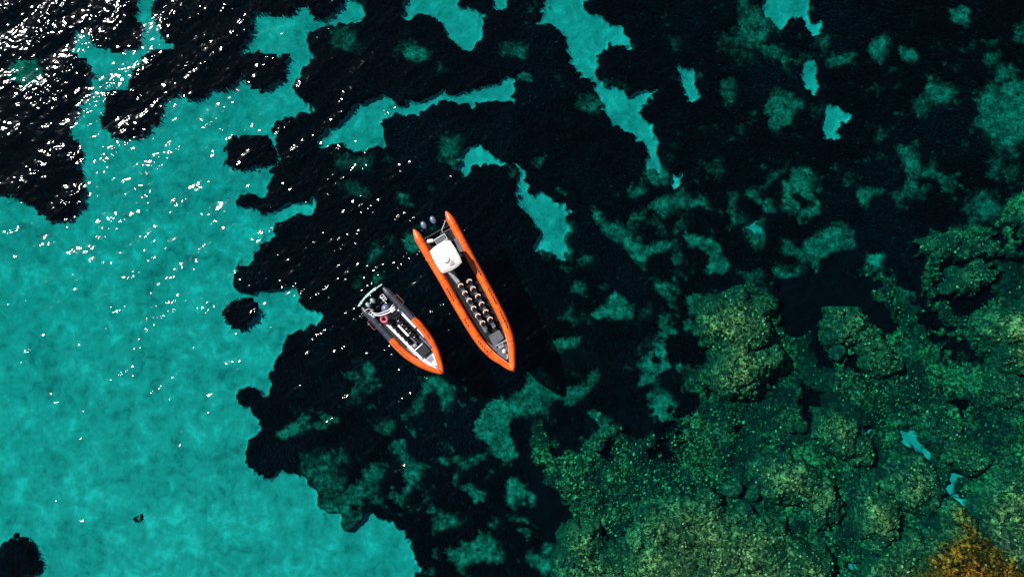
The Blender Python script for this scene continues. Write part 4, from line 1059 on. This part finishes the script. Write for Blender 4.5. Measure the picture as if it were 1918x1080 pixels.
MB().prism([(10.95, -.85), (11.75, -.50), (11.72, .68), (12.6, .42), (13.25, .10), (13.25, -.10), (12.6, -.42), (11.6, -.72)], .37, .44).build('foredeck', M['grey'], A, smooth=False)
MB().box((11.80, .20, .56), (.14, 1.15, .12), bev=.02).build('bow_crossbar', M['palegrey'], A)
MB().box((12.05, .1, .50), (.3, .5, .10), bev=.03).build('bow_hatch', M['palegrey'], A)
MB().lathe((13.15, .02, .5), [(.05, 0), (.04, .16), (.09, .18), (.09, .22)], 10).build('bow_bollard', M['steel'], A)
# loose things on the long boat
def world_of(par, u, v, z):
    a = par.rotation_euler.z
    return (par.location.x + u * math.cos(a) - v * math.sin(a), par.location.y + u * math.sin(a) + v * math.cos(a), z)
g = MB()
P = [((.20 - .0022 * t) * math.cos(t * .5), (.15 - .0018 * t) * math.sin(t * .5), .02 + .004 * t + .01 * (t % 3)) for t in range(60)] + [(.25, .1, .03), (.5, .05, .02), (.7, -.05, .02)]
g.tube(P, .028, 5)
o = g.build('coiled_rope', M['rope'], None); o.location = world_of(A, 12.55, .10, .45); o.rotation_euler.z = A.rotation_euler.z
tag(o, 'small heap of white rope on the bow deck of the long boat', 'rope')
fu, fv = to_local(A, 805.9, 451.1, .8)
o = MB().lathe((0, 0, 0), [(.05, -.30), (.14, -.25), (.17, -.12), (.17, .12), (.14, .25), (.05, .30)], 14).build('fender', M['canvas'], None)
o.location = world_of(A, fu, fv, .68); o.rotation_euler = (0, math.radians(90), A.rotation_euler.z + 1.2)
tag(o, 'off white fender lying inside the left tube behind the canopy of the long boat', 'fender')

# --- the short boat
B = boat_root('inflatable_boat', (699, 558), (830, 698), 'short inflatable boat with charcoal rear tubes, orange bow tubes and white deck', GB)
TB = smooth_path([(-.05, 1.22, .42), (1.3, 1.24, .42), (2.4, 1.25, .42), (3.6, 1.27, .43), (4.6, 1.27, .46), (5.8, 1.13, .52), (6.9, .80, .60), (7.7, .46, .66), (8.2, .21, .69), (8.52, 0, .70)], 5)
RB = .30
iu = min(range(len(TB)), key=lambda i: abs(TB[i][0] - 3.58))
rb = tube_radii(TB, RB, .35)
rb = [max(r, .12) for r in rb]
for sgn in (1, -1):
    P = [(p[0], sgn * p[1], p[2]) for p in TB[:iu + 1]]
    t_ = MB().tube(P, [r * .985 for r in rb[:iu + 1]], 16).build('rear_tube', M['grey_tube'], B)
    for u in (.9, 1.75, 2.7):
        p = interp_path(TB, u)
        MB().tube([(u, sgn * p[1], p[2]), (u + .06, sgn * p[1], p[2])], RB * 1.01, 16, cap=False).build('seam_band', M['black'], t_)
    P = [(p[0], sgn * (p[1] + RB * .97 * (1 if p[0] < 7.6 else .65)), p[2] - .03) for p in TB if .25 < p[0] < 8.1]
    MB().tube(P[:len(P) // 2 - 4], .035, 6).build('rubbing_strake', M['black'], B)
    MB().tube(P[len(P) // 2 - 4:], .035, 6).build('rubbing_strake', M['orange_dark'], B)
    runs = [(3.75, 4.6), (4.75, 5.85)] if sgn > 0 else [(3.7, 4.6), (4.75, 5.9)]
    for a_, b_ in runs:
        g = MB(); u = a_; pts = []
        while u < b_:
            p = interp_path(TB, u); yy = sgn * (p[1] + .05)
            g.box((u, yy, p[2] + RB), (.13, .05, .04)); pts.append((u, yy, p[2] + RB + .03)); u += .2
        g.tube(pts, .018, 5); g.build('grab_line', M['black'], B)
    # low rail frames outside the rear tubes
    y_ = sgn * 1.50
    fr_ = [(1.15, sgn * 1.35, .62), (1.18, sgn * 1.70, .66), (2.05, sgn * 1.72, .66), (2.08, sgn * 1.36, .62)]
    MB().tube(fr_, .028, 6).build('side_frame', M['red_trim'], B)
    MB().tube([(2.1, sgn * 1.5, .6), (2.1, sgn * .95, .72)], .022, 6).build('tube_strap', M['palegrey'], B)
    P = [(p[0], sgn * max(.02, p[1] - .24), p[2] + .17) for p in TB if p[0] > 5.9]
    MB().tube(P, .024, 6).build('inner_edge_strip', M['pale_trim'], B)
P = TB[iu:]; R = rb[iu:]
MB().tube(P + mirror(P[:-1])[::-1], R + R[:-1][::-1], 18).build('bow_tube', M['orange'], B)
o = MB().lathe((0, 0, 0), [(.17, 0), (.14, .10), (.08, .22), (.03, .28)], 12).build('bow_cone', M['orange'], B)
o.matrix_local = Matrix.Translation((8.46, 0, .68)) @ Matrix.Rotation(math.radians(97), 4, 'Y')
MB().box((8.36, 0, .985), (.48, .07, .05), bev=.01).build('bow_strap', M['red_trim'], B)
loft_hull(TB, lambda u: -.4 + .5 * max(0, (u - 6) / 2.4), lambda u: .33, .75, .10).build('hull', M['deck'], B, smooth=False)
MB().box((.80, 0, .50), (.08, 1.95, .36)).build('transom', M['black'], B, smooth=False)
outboard(B, .22, -.08, M['enginew'], .72); outboard(B, .22, -.60, M['enginew'], .72)
# side decks, benches
MB().prism([(2.05, .80), (2.05, 1.02), (4.3, 1.02), (4.3, .86)], .34, .62, .98).build('side_bench', M['white'], B)
MB().prism([(4.45, .90), (4.45, 1.08), (5.4, 1.0), (5.4, .88)], .34, .60, .98).build('side_pad', M['white'], B)
MB().prism([(5.45, .90), (5.45, 1.04), (6.1, .92), (6.1, .80)], .34, .58, .98).build('side_pad', M['pale_trim'], B)
MB().prism([(2.25, -.72), (2.25, -.50), (6.6, -.36), (6.6, -.60)], .34, .64, .99).build('side_bench', M['white'], B)
MB().prism([(2.3, -1.0), (2.3, -.80), (6.0, -.72), (5.8, -.92)], .34, .44).build('gunwale_mat', M['black'], B)
for px, py in ((733, 643), ):
    pass
MB().prism([(5.05, -.80), (5.0, -.66), (6.0, -.60), (6.05, -.72)], .44, .66).build('grab_rail_base', M['palegrey'], B)
MB().prism([(3.1, -.05), (3.15, .12), (4.45, .14), (4.4, -.04)], .34, .78, .95).build('centre_pod', M['white'], B)
MB().prism([(4.5, .0), (4.5, .13), (5.3, .16), (5.3, .04)], .34, .56, .95).build('centre_pod_end', M['grey'], B)
f1 = None
def small_seat(par, u, v, first, sgn):
    if first is None:
        r = bpy.data.objects.new('seat', None); COL.objects.link(r); r.parent = par
        MB().box((0, 0, .22), (.26, .30, .40), bev=.04).build('cushion', M['black'], r)
        MB().box((-.13, 0, .42), (.07, .28, .26), bev=.03).build('backrest', M['black'], r)
        MB().tube([(.10, -.13, .40), (.14, -.13, .56), (.14, -.02, .56)], .028, 6).build('grab_handle', M['white'], r)
    else:
        r = first.copy(); COL.objects.link(r); r.parent = par
        for c in first.children:
            d = c.copy(); COL.objects.link(d); d.parent = r
    r.location = (u, v, .33)
    return r
for u, v in [(2.62, -.36), (3.10, -.34), (3.58, -.33), (4.06, -.31), (4.54, -.30), (5.02, -.28), (2.75, .38), (3.22, .40), (3.70, .41), (4.18, .42), (4.66, .43)]:
    s_ = small_seat(B, u, v, f1, 1); f1 = f1 or s_
    s_.rotation_euler.z = random.uniform(-.12, .12)
k_ = MB().prism([(5.74, -.34), (5.76, .56), (6.60, .60), (6.56, -.30)], 1.02, 1.08, .98).build('console_roof', M['black'], B)
MB().box((6.1, .12, .68), (.6, .6, .64), bev=.06).build('helm_console', M['black'], B)
MB().tube([(5.66, -.42, 1.1), (5.68, .50, 1.1)], .04, 8).tube([(5.66, -.42, 1.1), (5.62, -.42, .5)], .03, 6).tube([(5.68, .50, 1.1), (5.62, .5, .4)], .03, 6).build('roof_bar', M['white'], B)
MB().prism([(5.0, .66), (4.98, .80), (6.45, .90), (6.45, .70)], .35, .92, .9).build('windscreen', M['glass'], B)
MB().box((5.35, -.12, .6), (.30, .35, .5), bev=.05).build('helm_seat', M['palegrey'], B)
MB().prism([(6.64, -.56), (6.70, .76), (7.35, .52), (7.98, .10), (7.98, -.10), (7.3, -.40)], .36, .80, .97).build('foredeck', M['white'], B)
MB().prism([(6.85, -.25), (6.88, .42), (7.35, .25), (7.35, -.12)], .80, .815).build('foredeck_pad', M['palegrey'], B, smooth=False)
MB().lathe((7.75, 0, .80), [(.04, 0), (.035, .10), (.07, .11), (.07, .14)], 8).build('bow_bollard', M['steel'], B)
# roll bar and stern gear
def arcp(z, du=0.0):
    return smooth_path([(1.15 + du, -.80, .45), (1.22 + du, -.74, z), (1.55 + du, -.45, z + .05), (1.78 + du, 0, z + .08), (1.92 + du, .45, z + .05), (1.86 + du, .86, z), (1.80 + du, .92, .45)], 6)
MB().tube(arcp(1.15), .055, 8).build('roll_bar', M['white'], B)
MB().tube(arcp(1.02, -.22), .038, 8).build('roll_bar', M['white'], B)
MB().box((1.93, .64, 1.18), (.30, .42, .10), bev=.03).build('roll_bar_shelf', M['white'], B)
MB().lathe((1.38, .22, .40), [(.36, 0), (.38, .22), (.30, .42), (.16, .52), (.05, .55)], 14).build('stern_seat', M['glass'], B)
for (u, v, rz) in ((.62, .72, -.1), (1.0, -.90, .15)):
    g = MB(); c_, s_ = math.cos(rz), math.sin(rz)
    q = lambda a, b: (u + a * c_ - b * s_, v + a * s_ + b * c_, .86)
    g.tube([q(-.28, -.14), q(-.28, .14), q(.28, .14), q(.28, -.14)], .035, 6, closed=True)
    for a in (-.05, .14): g.tube([q(a, -.14), q(a, .14)], .035, 6)
    for a in (-.28, .28):
        x_, y_, z_ = q(a, 0); g.tube([(x_, y_, .86), (x_, y_, .35)], .03, 6)
    g.build('boarding_ladder', M['white'], B)
MB().tube([(.35, -1.25, .75), (.42, -.85, .85), (.80, -.62, .80)], .022, 6).build('stern_line', M['rope'], B)
# pink lifebuoy
R_b = .26
o = MB().tube([(R_b * math.cos(t * math.pi / 10), R_b * math.sin(t * math.pi / 10), 0) for t in range(20)], .105, 10, closed=True).build('lifebuoy', M['pink'], None)
lu, lv = to_local(B, 719.6, 597.4, .95)
o.location = world_of(B, lu, lv, .95); o.rotation_euler = (.18, -.12, 0)
tag(o, 'pink ring lifebuoy lying behind the seats of the short boat', 'lifebuoy')
# foam at the stern of the short boat
g = MB(); fr = random.Random(5)
for k in range(260):
    t = fr.random(); a_ = -1.45 + 2.75 * t
    u = -.38 - .18 * math.sin(math.pi * t) + fr.gauss(0, .035)
    wx0, wy0, _ = world_of(B, u, a_, 0)
    r = fr.uniform(.015, .042) * (1.2 - .5 * abs(t - .4)); ang = fr.random() * 6
    g.add([(wx0 + r * (1 + .5 * fr.random()) * math.cos(ang + i * 1.2566), wy0 + r * (1 + .5 * fr.random()) * math.sin(ang + i * 1.2566), .085 + .02 * fr.random()) for i in range(5)] + [(wx0, wy0, .12)], [(i, (i + 1) % 5, 5) for i in range(5)])
tag(g.build('sea_foam', M['foam'], None), 'thin pale line of foam just behind the short boat', 'foam', kind='stuff')
print('objects', len(bpy.data.objects), 'tris', sum(len(m.polygons) for m in bpy.data.meshes))
